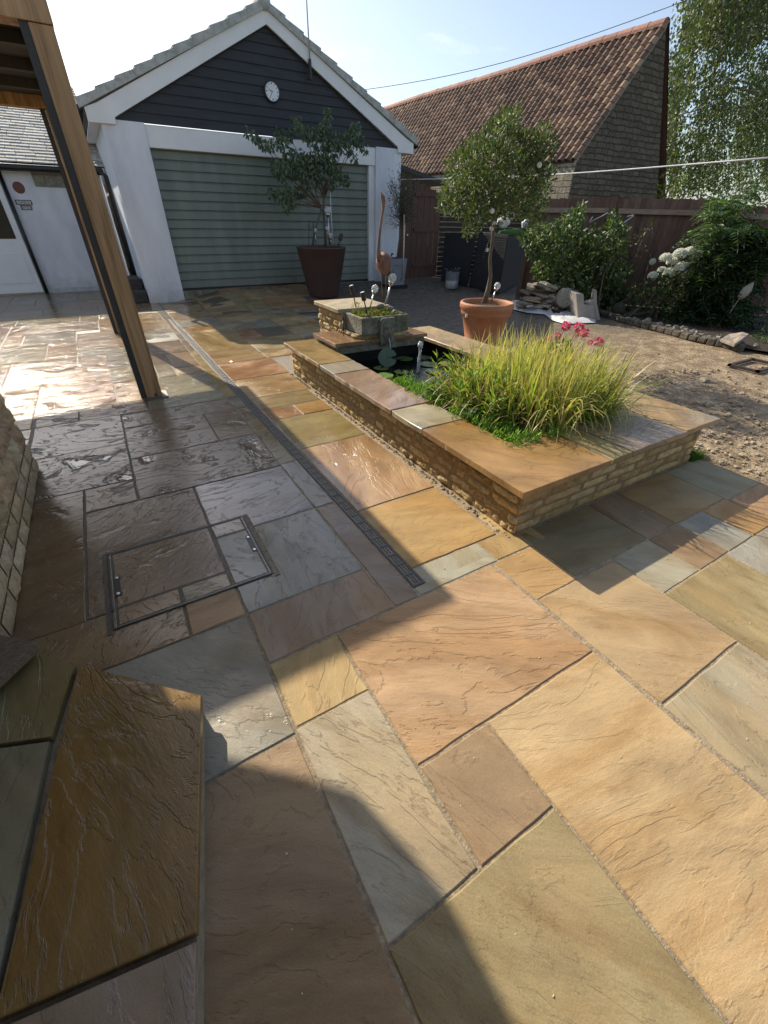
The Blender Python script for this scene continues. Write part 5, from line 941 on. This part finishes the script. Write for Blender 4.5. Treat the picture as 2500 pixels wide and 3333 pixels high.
h = MB(); h.prism([E0+[-.004, .0, -3.5], E0+[-.05, 0, -3.5], E0+[-.05, 0, -.14], E0+[-.004, 0, -.14]], dB*LB); h.build('side_wall', BSTL, ba)
TL, nT, nC = LB, 66, 19; up_ = AP-E0; nrm = np.array((-up_[2], 0, up_[0])); nrm /= np.linalg.norm(nrm); nrm = nrm if nrm[2] > 0 else -nrm
E0o = E0-up_/np.linalg.norm(up_)*.12-dB*.06; up2 = AP+up_/np.linalg.norm(up_)*0-E0o-dB*.06
h = MB(); r6 = random.Random(44); PC = [(.205, .122, .08), (.165, .10, .068), (.25, .158, .10), (.135, .088, .062), (.205, .135, .092), (.32, .215, .135)]; SPT = 6
for c_ in range(nC):
    for i in range(nT):
        kf = r6.uniform(.75, 1.2); h.c = tuple(q*kf for q in r6.choice(PC)); jz = r6.uniform(-.004, .004); vs = []
        for row, (v, lift) in enumerate(((c_/nC, .028), ((c_+1.1)/nC, .004))):
            for s_ in range(SPT+1):
                u = s_/SPT; hgt_ = .065*(math.sin(u*math.pi*1.25-.2) if u < .72 else -.35*math.sin((u-.72)/.28*math.pi)); vs.append(E0o+dB*(TL*(i+u)/nT)+up2*v+nrm*(hgt_+lift+jz))
        for s_ in range(SPT+1): vs.append(np.array(vs[s_])-nrm*.03)
        n1 = SPT+1; h.add(vs, [(s_, s_+1, n1+s_+1, n1+s_) for s_ in range(SPT)]+[(2*n1+s_, 2*n1+s_+1, s_+1, s_) for s_ in range(SPT)])
h.build('roof', PANTILE, ba, smooth=False, attrs=True)
h = MB(); h.c = (.15, .08, .055); h.prism([AP+[0, -.05, -.02], AP+[.05, -.05, -.03], E1+[.1, -.05, -.02], E1+[.04, -.05, .06], AP+[0, -.05, .05]], dB*LB); h.build('far_roof_slope', PANTILE, ba, attrs=True)
h = MB(); h.prism([AP-[0, .03, .1], AP+up_*-.02-[0, .03, .1], E0o-[0, -.03, .08], E0o-[0, -.03, -.02], AP+[0, -.03, .01]], (0, .05, 0)); h.build('verge', plain('verge_mortar', (.3, .26, .2), .95), ba)
h = MB(); nr_ = 34
for i in range(nr_):
    kf = r6.uniform(.85, 1.2); h.c = (.30*kf, .14*kf, .10*kf); a = AP+dB*(LB*i/nr_)+[0, 0, -.01+.02*math.sin(i*.35)+r6.uniform(-.006, .006)]; L_ = LB/nr_*.97; vs = []
    for s_ in (0, 1): vs += [a+dB*L_*s_+np.array((-.15*math.cos(t), 0, -.03+.14*math.sin(t))) for t in np.linspace(-.2, math.pi+.2, 9)]
    h.add(vs, [(q, q+1, 10+q, 9+q) for q in range(8)]+[tuple(range(8, -1, -1))])
h.build('ridge_tiles', PANTILE, ba, attrs=True)
# ================================================================== WIRES
h = MB(); w0, w1 = np.array(gy(1150, 297, 16.)), np.array(gx(2330, -35, 13.)); pts = [w0+(w1-w0)*t+np.array((0, 0, -.25*math.sin(math.pi*t))) for t in np.linspace(-.2, 1.3, 20)]; h.tube(pts, .007, 6); tag(h.build('overhead_wire', plain('wire_grey', (.12, .12, .13), .6), smooth=True), 'thin overhead wire crossing the sky above the barn', 'wire')
h = MB(); w0, w1 = np.array(gy(1305, 584, 10.7)), np.array(gx(2560, 508, 7.5)); h.tube([w0+(w1-w0)*t+np.array((0, 0, -.06*math.sin(math.pi*t))) for t in np.linspace(0, 1, 16)], .009, 6); tag(h.build('washing_line', plain('rope_white', (.75, .75, .75), .6), smooth=True), 'taut white washing line from the garage across to the right', 'washing line')
# ================================================================== SHRUBS ALONG THE FENCE
Q5 = lambda x, y: (1650+.5124*x, 500+.5124*y)
def spx(x, y, d): X, Y = Q5(x, y); return gpl(X, Y, (FP0[0]+fn[0]*d, FP0[1]+fn[1]*d, 0), (fn[0], fn[1], 0))
rv = random.Random(51); random.seed(51)
def shrub(name, label, clumps, d0, dr, per, L, Wd, cols, mat, cat='shrub', reps=2, droop=0., fold=.3, stem=True, rs_=.9):
    base = spx(*clumps[len(clumps)//2][:2], d0); t = thing(name, (base[0], base[1], .03), label, cat); cl = []; h = MB()
    for (x, y, r) in clumps:
        for q in range(reps):
            d = d0+rv.uniform(-dr, dr); c = spx(x+rv.uniform(-.25, .25)*r, y+rv.uniform(-.25, .25)*r, d); cl.append((c, r*.5124*pxm(c)*rs_))
        if stem: branch(h, (base[0]+rv.uniform(-.5, .5), base[1]+rv.uniform(-.4, .4), .03), spx(x, y, d0), .014, .004, .05)
    if stem: h.build('stems', BARK, t, smooth=True)
    P, D = clump_pts(cl, per); P[:, 2] = np.maximum(P[:, 2], .04); D = D*.6+RNG.normal(size=D.shape)*.4+[0, 0, -droop]
    leaf_obj('foliage', P, D, L, Wd, cols, mat, t, fold=fold); return t
GR1 = [(.06, .10, .032), (.085, .13, .04), (.045, .075, .028), (.12, .17, .05), (.15, .2, .065)]
CS = [(200, 520, 70), (280, 480, 60), (350, 450, 55), (450, 380, 44), (470, 320, 30), (430, 430, 60), (380, 540, 80), (300, 600, 80), (190, 600, 70), (250, 700, 90), (350, 700, 90), (450, 600, 90), (540, 520, 66), (600, 600, 80), (670, 500, 56), (680, 420, 46), (700, 460, 46), (740, 490, 36), (640, 680, 90), (540, 700, 90), (450, 780, 90), (340, 800, 80), (270, 780, 66), (620, 800, 90), (720, 760, 70), (710, 600, 66), (650, 900, 80), (560, 900, 75), (700, 890, 66), (690, 980, 50), (630, 960, 60), (150, 520, 40), (110, 530, 30), (440, 900, 80), (340, 900, 70)]
shrub('leafy_shrub', 'large glossy green shrub with rounded hanging leaves behind the rubble pile', CS, 1.0, .5, 2100, .085, .052, GR1, GLOSS, droop=.5)
CD = [(800, 560, 34), (850, 520, 36), (890, 480, 26), (925, 465, 18), (820, 640, 36), (800, 740, 36), (830, 800, 34), (870, 620, 22)]
shrub('dry_climber', 'thin half dry climber with yellowish leaves on the fence beside the white flowers', CD, .45, .15, 1100, .05, .035, [(.10, .10, .04), (.16, .13, .06), (.07, .085, .03)], LEAF)
CL = [(820, 870, 50), (780, 920, 40), (870, 910, 50), (840, 980, 50), (780, 990, 30), (900, 1000, 45), (940, 1040, 36), (1000, 1010, 30)]
shrub('low_shrub', 'low pale green leafy plant at the kerb below the dry climber', CL, 1.15, .3, 1100, .075, .05, [(.085, .13, .04), (.12, .16, .05), (.06, .09, .03)], LEAF)
HY = [(960, 830, 60), (1030, 850, 70), (1110, 830, 70), (980, 920, 60), (1060, 940, 70), (1150, 900, 60), (1000, 780, 40), (1080, 780, 46), (1160, 760, 46), (1180, 690, 36), (1120, 1000, 60), (1050, 1020, 50)]
hy = shrub('white_hydrangea', 'white hydrangea with nine big domed flower heads in front of the fence', HY, 1.35, .3, 1200, .085, .05, [(.05, .085, .03), (.07, .11, .04), (.035, .06, .022)], LEAF, cat='flowering shrub')
for (x, y, r) in ((1010, 660, 34), (1100, 632, 37), (1160, 622, 36), (1052, 682, 31), (1110, 720, 40), (1028, 755, 37), (985, 738, 25), (928, 772, 28), (1215, 635, 28)):
    c = spx(x, y, 1.35+rv.uniform(0, .3)); R = r*.5124*pxm(c)*1.05; n = 620; d = RNG.normal(size=(n, 3)); d[:, 2] = np.abs(d[:, 2])*1.2-.25; d /= np.linalg.norm(d, axis=1)[:, None]
    a = RNG.normal(size=(n, 3)); t_ = np.cross(d, a); leaf_obj('flower_head', c+d*R*np.array([1, 1, .85])*.9-[0, 0, R*.2], t_+d*.35, R*.24, R*.24, [(.82, .84, .74), (.86, .86, .82), (.72, .78, .6)], PETAL, hy, cv=.08)
# fern leaved shrub: arching pinnate fronds
def fronds(name, label, starts, cols, nfr, L0, d0, cat='shrub'):
    b = spx(*starts[0][:2], d0); t = thing(name, (b[0], b[1], .03), label, cat); P, D, U = [], [], []; h = MB()
    for (x, y, r) in starts:
        for i in range(max(2, int(nfr*(r/60)**2))):
            c = spx(x+rv.gauss(0, .45)*r, y+rv.gauss(0, .45)*r, d0+rv.uniform(-.45, .45)); az = rv.uniform(0, 6.28)
            hd = np.array((math.cos(az), math.sin(az), 0)); hd = hd+np.array((fn[0], fn[1], 0))*.7; hd /= np.linalg.norm(hd); L = L0*rv.uniform(.7, 1.3); sd = np.array((-hd[1], hd[0], 0)); rise = rv.uniform(-.1, .6); pts = []
            for k in range(11):
                u = k/10; p = c+hd*L*u+np.array((0, 0, L*(rise*u-.75*u*u))); pts.append(p)
                if k > 0:
                    for s_ in (-1, 1): P.append(p); D.append(sd*s_+hd*.45+np.array((0, 0, -.15+rv.uniform(-.15, .15)))); U.append(L*.34*math.sin(math.pi*(.18+.8*u))**.8)
            h.tube(pts[::5], .003, 4)
    h.build('rachis', plain('frond_stem', (.08, .09, .03), .6), t); leaf_obj('fronds', P, D, np.array(U), np.array(U)*.27, cols, LEAF, t, cv=.3, fold=.15, up=(0, 0, 1)); return t
FR = [(1350, 560, 70), (1420, 500, 60), (1500, 520, 70), (1580, 560, 70), (1640, 620, 60), (1300, 660, 60), (1400, 660, 80), (1500, 660, 80), (1600, 700, 70), (1260, 760, 70), (1360, 780, 80), (1460, 800, 80), (1230, 860, 70), (1320, 880, 80), (1420, 900, 80), (1200, 960, 60), (1280, 990, 70), (1380, 1010, 70), (1160, 1030, 50), (1260, 1070, 50), (1350, 1080, 50), (1480, 1000, 70), (1560, 480, 50), (1640, 500, 40), (1250, 620, 40)]
fronds('fern_leaved_shrub', 'dark dense shrub with fern like leaves right of the white flowers', FR, [(.03, .062, .022), (.045, .085, .028), (.022, .045, .018), (.065, .11, .035)], 30, .42, 1.2)
FR2 = [(1400, 330, 50), (1350, 370, 45), (1440, 380, 46), (1480, 280, 34), (1530, 255, 26), (1390, 430, 40), (1300, 460, 26), (1240, 500, 22), (1330, 300, 18)]
fronds('tall_fern_leaved_shoot', 'lighter fern leaved shoot rising above the fence top', FR2, [(.06, .12, .03), (.09, .16, .04), (.05, .09, .025)], 24, .34, .8)
SB = [(1580, 1180, 46), (1640, 1160, 50), (1620, 1230, 50), (1560, 1240, 34), (1650, 1290, 40), (1590, 1280, 34)]
shrub('ground_cover_plant', 'low light green leafy plant at the right picture edge behind the kerb', SB, 2.6, .2, 900, .05, .035, [(.07, .12, .035), (.1, .16, .05), (.05, .08, .03)], LEAF, stem=False)
B = []
RF = [(1330, 1110, 26), (1300, 1125, 20), (1370, 1120, 20)]
shrub('red_leaved_seedling', 'small plant with reddish leaves in the soil under the dark shrub', RF, 2.0, .1, 700, .05, .02, [(.22, .06, .035), (.16, .07, .03)], LEAF, stem=False, cat='plant')
# metal leaf ornament
a, b = spx(1410, 1020, 1.9), spx(1470, 930, 1.9); lf = thing('metal_leaf_ornament', tuple(a), 'pale perforated metal leaf on a stake in front of the dark shrub', 'ornament'); PALEM = plain('pale_metal', (.34, .33, .27), .5, .5, 60., .003, 120., metal=.3)
h = MB(); h.tube([a, b], .007, 6); h.build('stake', PALEM, lf)
c = spx(1528, 862, 1.9); e = (c-b)/np.linalg.norm(c-b); sd = np.cross(e, (fn[0], fn[1], 0)); sd /= np.linalg.norm(sd); Lh = np.linalg.norm(c-b)*1.75; h = MB(); vs = []; n = 12
for i in range(n+1):
    t_ = i/n; w = Lh*.24*math.sin(math.pi*t_**.85)
    for j in (-1, 0, 1): vs.append(np.array(b)+e*Lh*t_+sd*w*j+np.array((fn[0], fn[1], 0))*(.03*(1-abs(j))))
h.add(vs, [(i*3+j, i*3+j+1, (i+1)*3+j+1, (i+1)*3+j) for i in range(n) for j in (0, 1)]); h.build('leaf', PALEM, lf, smooth=True)
h = MB(); h.blob(spx(710, 985, 1.5), .12, .12, .11, 14, 10, .1, 20); tag(h.build('wire_ball', plain('dead_flower_ball', (.05, .045, .03), .9, .5, 60., .03, 80.), smooth=True), 'dark round ball ornament under the big glossy shrub', 'ornament')
# ================================================================== KERB, SLABS, RUBBLE
KB = plain('kerb_stone', (.12, .10, .075), .95, .45, 10., .02, 40., col2=(.06, .055, .035)); rk = random.Random(23)
kp = [Q5(*q) for q in ((560, 1015), (650, 1040), (760, 1075), (860, 1100), (960, 1125), (1060, 1150), (1160, 1180), (1270, 1205), (1380, 1225), (1490, 1255))]
kerb = thing('bed_kerb', tuple(gz(*kp[4])), 'curved kerb of rough dark stones edging the planting bed', 'kerb')
for i in range(len(kp)-1):
    a, b = gz(*kp[i]), gz(*kp[i+1]); L = np.linalg.norm(b-a); d = (b-a)/L; nn = np.array((-d[1], d[0], 0))
    for k in range(2):
        c = a+d*L*(k+.5)/2; h = MB(); h.obox(c+[0, 0, .035], d*L*.235, nn*.055, (0, 0, .05+rk.uniform(-.012, .012)))
        o = h.build('kerb_stone', KB, kerb, bevel=.018)
for i in range(70):
    pass
def rock(mb, c, s, r):
    nu, nv = 7, 5; q = (r.uniform(.7, 1.3), r.uniform(.7, 1.3), r.uniform(.45, .9)); mb.blob((c[0], c[1], c[2]+s*q[2]*.45), s*q[0], s*q[1], s*q[2], nu, nv, .9, 3.1/s*.35, r.uniform(0, 3))
def slabstone(c, sx, sy, sz, rot, tilt, r):
    n = r.choice((5, 6, 7)); pts = []; ph = r.uniform(0, 6)
    for i in range(n): a = ph+6.283*i/n+r.uniform(-.3, .3); pts.append(Vector((math.cos(a)*sx*r.uniform(.75, 1.1), math.sin(a)*sy*r.uniform(.75, 1.1), 0)))
    Mx = Matrix.Rotation(rot, 3, 'Z') @ Matrix.Rotation(tilt[0], 3, 'X') @ Matrix.Rotation(tilt[1], 3, 'Y'); up = Mx @ Vector((0, 0, sz)); h = MB(); h.prism([Vector(c)+Mx @ p for p in pts], up); return h
RS = [plain('rubble_stone', c, .9, .35, 14., .012, 50.) for c in ((.30, .26, .20), (.24, .21, .165), (.36, .32, .25), (.2, .165, .125))]
pg = gz(*Q5(250, 1005)); pk = pxm(pg); PC_ = lambda x, y, dz=0: gpl(*Q5(x, y), (pg[0], pg[1]+dz, 0), (CFW[0], CFW[1], 0))
n_ = 0
for (x, y, sx, sy, rot, tx, ty) in ((120, 945, .30, .22, .3, .05, .06), (230, 960, .28, .2, 1.2, .0, .1), (320, 985, .26, .2, .5, .05, -.1), (170, 920, .26, .2, 2.0, .12, .05), (260, 935, .26, .2, .9, -.1, .1), (400, 985, .22, .16, .2, .1, .1), (130, 880, .26, .2, .1, .2, .15), (210, 890, .26, .18, 1.4, .12, -.1), (280, 900, .24, .18, .7, .15, .1), (350, 880, .22, .16, 2.2, .1, .25), (190, 860, .25, .2, .4, .22, .1), (250, 865, .24, .2, 1.7, .16, .12), (320, 850, .22, .14, .3, .1, .3), (240, 835, .26, .2, .2, .35, .05), (200, 838, .22, .16, 1.1, .3, .2), (270, 845, .2, .14, 2.6, .25, -.2), (300, 950, .2, .14, 2.6, .6, -.2), (270, 915, .18, .12, 1.6, .9, .2), (445, 865, .24, .07, .15, .05, .05), (150, 845, .2, .12, .6, .3, -.1), (340, 930, .18, .1, .6, .7, .4), (90, 960, .24, .16, .6, .03, .02)):
    c = PC_(x, y, rk.uniform(-.15, .25)); c[2] = max(c[2]-.03, .01); h = slabstone(c, sx*.85, sy*.85, rk.uniform(.035, .06), rot, (tx, ty), rk); n_ += 1
    tag(h.build('rubble_stone', RS[n_ % 4], bevel=.005), 'flat broken stone lying in the rubble pile beside the bed', 'stone', 'broken flat stones in the rubble pile')
c = PC_(370, 918, -.2); h = MB(); rr = 58*.5124*pxm(c); h.lathe([(0, .07), (rr*.88, .07), (rr, .05), (rr*1.02, 0), (rr, -.05), (rr*.88, -.07), (0, -.07)], c, 30, (-.55, -.8, .22)); tag(h.build('round_stone', plain('cut_round', (.37, .33, .26), .95, .3, 14., .03, 30.), smooth=False, bevel=.01), 'round stone disc standing on edge against the rubble pile', 'stone')
cb = thing('concrete_blocks', tuple(gz(*Q5(500, 1065))), 'pale grey stepped concrete block leaning at the right of the rubble', 'block'); CBM = plain('pale_concrete', (.33, .29, .25), .9, .15, 10., .004, 60.)
f = [Q5(*q) for q in ((452, 1055), (440, 888), (488, 893), (492, 960), (552, 962), (565, 1065))]; P0 = gz(*f[0]); P0[2] = 0; nrm_ = np.array((-.45, -.85, .12)); V_ = [gpl(x, y, P0, nrm_) for x, y in f]; h = MB(); h.prism(V_, np.array((.12, .26, .02))); h.build('block', CBM, cb, bevel=.006)
f = [Q5(*q) for q in ((500, 950), (552, 928), (558, 868), (572, 868), (572, 950), (595, 1055), (565, 1062), (552, 962))]; V_ = [gpl(x, y, P0+[.06, .02, 0], nrm_) for x, y in f]; h = MB(); h.prism(V_, np.array((.05, .1, .01))); h.build('upright', CBM, cb, bevel=.004)
# crumpled white sheet under the pile
sh_ = MB(); pol = [gz(*Q5(*q)) for q in ((30, 935), (35, 990), (130, 1012), (240, 1022), (290, 1060), (370, 1085), (470, 1078), (565, 1075), (560, 1045), (450, 1035), (390, 1010), (300, 1000), (200, 985), (100, 960))]
cen = sum(pol)/len(pol); ring = []; K = len(pol)
vs = [];
for s_ in range(7):
    for i in range(K*3):
        a = i/3; p = pol[int(a) % K]*(1-a % 1)+pol[(int(a)+1) % K]*(a % 1); mid = p*(1-.12*s_)+gz(*Q5(300, 1015))*(.12*s_); z = .02+.07*abs(noise.noise(Vector((mid[0]*6, mid[1]*6, 0))))+.05*abs(noise.noise(Vector((mid[0]*15, mid[1]*15, 3)))); vs.append((mid[0], mid[1], z if s_ else .005))
sh_.add(vs, [(s_*K*3+i, s_*K*3+(i+1) % (K*3), (s_+1)*K*3+(i+1) % (K*3), (s_+1)*K*3+i) for s_ in range(6) for i in range(K*3)]); tag(sh_.build('plastic_sheet', plain('white_sheet', (.62, .61, .60), .5, .12, 8.), smooth=True), 'crumpled white plastic sheet spread under the rubble pile', 'sheet')
f = [Q5(*q) for q in ((1350, 1195), (1440, 1230), (1530, 1165), (1490, 1155), (1400, 1165))]; h = MB(); z0 = [gz(x, y, .06+.10*(i in (2, 3))) for i, (x, y) in enumerate(f)]; h.prism(z0, (0, 0, .045)); tag(h.build('stone_slab', plain('bed_slab', (.26, .22, .18), .9, .3, 9., .015, 40.), bevel=.008), 'flat grey brown stone slab lying on the kerb near the right edge', 'stone')
c = gz(2455, 1192); h = MB()
for q in ((0, .16, .32, .02), (0, -.16, .32, .02), (.3, 0, .02, .18), (-.3, 0, .02, .18)): h.box(c[0]+q[0]-q[2], c[0]+q[0]+q[2], c[1]+q[1]-q[3], c[1]+q[1]+q[3], .0, .03)
tag(h.build('drain_surround', plain('rust_frame', (.05, .035, .028), .6, .3, 20.)), 'dark rectangular metal surround lying on the ground at the right edge', 'surround')
h = MB(); rr_ = random.Random(61)
for i in range(1500):
    X, Y = rr_.uniform(2050, 2560), rr_.uniform(1190, 1600); p = gz(X, Y)
    if p[0] < 3.7 or (p[0] < 3.66 and p[1] < 1.3) or p[1] < .25: continue
    if p[1] < 2.6 and rr_.random() < .35 or p[1] > 2.8 and rr_.random() < .6: continue
    kf = rr_.uniform(.7, 1.2); rock(h, (p[0], p[1], -.012), rr_.choice((.005, .006, .008, .010, .018))*rr_.uniform(.8, 1.3), rr_)
tag(h.build('loose_stones', plain('pale_rubble', (.36, .29, .20), .95, .3, 20., .006, 60.), smooth=False), kind='stuff')
h = MB()
for (X, Y, s_) in ((2265, 1212, .035), (2225, 1208, .03), (2300, 1240, .03), (2145, 1150, .02)):
    h = MB(); rock(h, (*gz(X, Y)[:2], -.01), s_, rr_); tag(h.build('loose_rock', RS[0]), 'small pale loose rock on the dirt yard beside the pond', 'rock', 'small rocks lying on the dirt yard')
h = MB(); rr_ = random.Random(3)
for i in range(90):
    a = rr_.random(); k_ = min(int(a*(len(kp)-1)), len(kp)-2); f_ = a*(len(kp)-1)-k_; p = gz(kp[k_][0]+(kp[k_+1][0]-kp[k_][0])*f_, kp[k_][1]+(kp[k_+1][1]-kp[k_][1])*f_); rock(h, (p[0]+rr_.uniform(.06, .4), p[1]+rr_.uniform(-.1, .25), .03), rr_.uniform(.02, .06), rr_)
tag(h.build('bed_rubble', RS[1]), kind='stuff')
# gravel and grit crumbs at the foot of the pond wall
h = MB()
for i in range(330):
    y = rr_.uniform(1.25, 4.8); rock(h, (1.622-abs(rr_.gauss(0, .012)), y, -.004), rr_.uniform(.004, .011), rr_)
tag(h.build('wall_foot_grit', plain('grit', (.30, .24, .15), .95, .4, 40.)), kind='stuff')
h = MB(); rr_ = random.Random(17)
for i in range(110):
    x, y = rr_.uniform(-.3, 3.2), rr_.uniform(-.1, 1.25); rock(h, (x, y, .0005), rr_.choice((.0012, .0018, .0025, .0035)), rr_)
tag(h.build('stone_crumbs', plain('crumb', (.5, .45, .36), .9, .3, 60.)), kind='stuff')
# ================================================================== TREES BEYOND THE FENCE
BIRCH_G = [(.085, .12, .045), (.11, .145, .05), (.065, .095, .04), (.15, .17, .06)]
def weeping(name, label, Y, spans, cols, L, Wd, dens, trunk):
    b = gy(2560, 640, Y); t = thing(name, (b[0], Y, -.5), label, 'tree'); P, D = [], []; h = MB(); rt = random.Random(14)
    for (x0, x1, y0, y1, n) in spans:
        for i in range(n):
            x, ya = rt.uniform(x0, x1), rt.uniform(y0-60, y0+.45*(y1-y0)); yb = min(y1, ya+rt.uniform(130, 330)); dy = rt.uniform(-1.6, 1.6); a, b_ = gy(x, ya, Y+dy), gy(x+rt.uniform(-14, 6), yb, Y+dy); a[0] += 0; ln = max(.3, a[2]-b_[2]); m_ = int(ln*dens)
            h.tube([a, (a+b_)/2+[rt.uniform(-.05, .05), 0, 0], b_], .006, 4)
            for k in range(m_):
                u = rt.random(); wd = .07+.22*(1-u)*rt.random()+.06*rt.random(); P.append(a+(b_-a)*u+np.array((rt.gauss(0, wd), rt.gauss(0, wd), rt.gauss(0, .05)))); D.append((rt.gauss(0, .55), rt.gauss(0, .55), -.8))
    h.build('twigs', BARK, t); h = MB(); h.tube(trunk(b), [.22, .19, .15, .1], 10)
    for i in range(16): q = rt.choice(spans); branch(h, trunk(b)[2], gy(rt.uniform(q[0], q[1]+60), q[2]-40, Y+rt.uniform(-1, 1)), .07, .012, .08, 6)
    h.build('trunk', plain('birch_bark', (.16, .145, .12), .8, .5, 5., stretch=(1, 1, 4)), t, smooth=True); leaf_obj('crown', P, D, L, Wd, cols, LEAF, t, fold=.2); return t
weeping('weeping_birch', 'tall weeping birch with hanging strands of small leaves at the right', 12., [(2235, 2330, -60, 150, 26), (2205, 2260, 60, 330, 14), (2170, 2230, 200, 420, 18), (2135, 2200, 380, 560, 20), (2300, 2420, -160, 190, 60), (2400, 2580, -200, 260, 80), (2280, 2420, 120, 400, 26), (2420, 2580, 200, 620, 76), (2270, 2420, 330, 620, 40), (2180, 2290, 420, 640, 22)], BIRCH_G, .105, .075, 54, lambda b: [(b[0]+1.4, 12, -.5), (b[0]+1.3, 12, 2.5), (b[0]+1.2, 12, 5.5), (b[0]+1.1, 12, 8.5)])
def clumptree(name, label, Y, cl, per, L, Wd, cols, cat='tree', trunk=True, mat=LEAF):
    b = gy(cl[0][0], cl[0][1], Y); t = thing(name, (b[0], Y, -.5), label, cat); cs = []; h = MB()
    for (x, y, r) in cl:
        c = gy(x, y, Y+rv.uniform(-.6, .6)); cs.append((c, r*pxm(c)))
        if trunk: branch(h, (b[0], Y, -.4), c, .06, .015, .03, 4)
    if trunk: h.build('trunk', BARK, t, smooth=True)
    P, D = clump_pts(cs, per); leaf_obj('crown', P, D+RNG.normal(size=D.shape)*.4, L, Wd, cols, mat, t); return t
clumptree('lime_green_shrub', 'bright lime green shrub showing above the fence beside the barn', 9.4, [(2185, 615, 34), (2165, 590, 24), (2205, 595, 26), (2230, 625, 28), (2155, 625, 22), (2190, 570, 16)], 900, .07, .05, [(.2, .26, .03), (.26, .3, .04), (.14, .2, .03)], 'shrub')
clumptree('hedge_tree', 'dark green broad tree far behind the fence right of the barn', 24., [(2330, 600, 70), (2250, 620, 50), (2420, 570, 80), (2510, 540, 90), (2390, 640, 60), (2480, 650, 70), (2570, 620, 80), (2290, 560, 40)], 55, .28, .2, [(.05, .075, .04), (.07, .095, .05), (.04, .06, .035)])
clumptree('garden_tree', 'round leafy green tree filling the gap behind the birch strands', 17., [(2450, 480, 60), (2520, 420, 70), (2560, 520, 70), (2480, 560, 60), (2400, 620, 50), (2350, 640, 40)], 110, .16, .11, [(.06, .1, .04), (.08, .12, .045), (.045, .07, .03)])
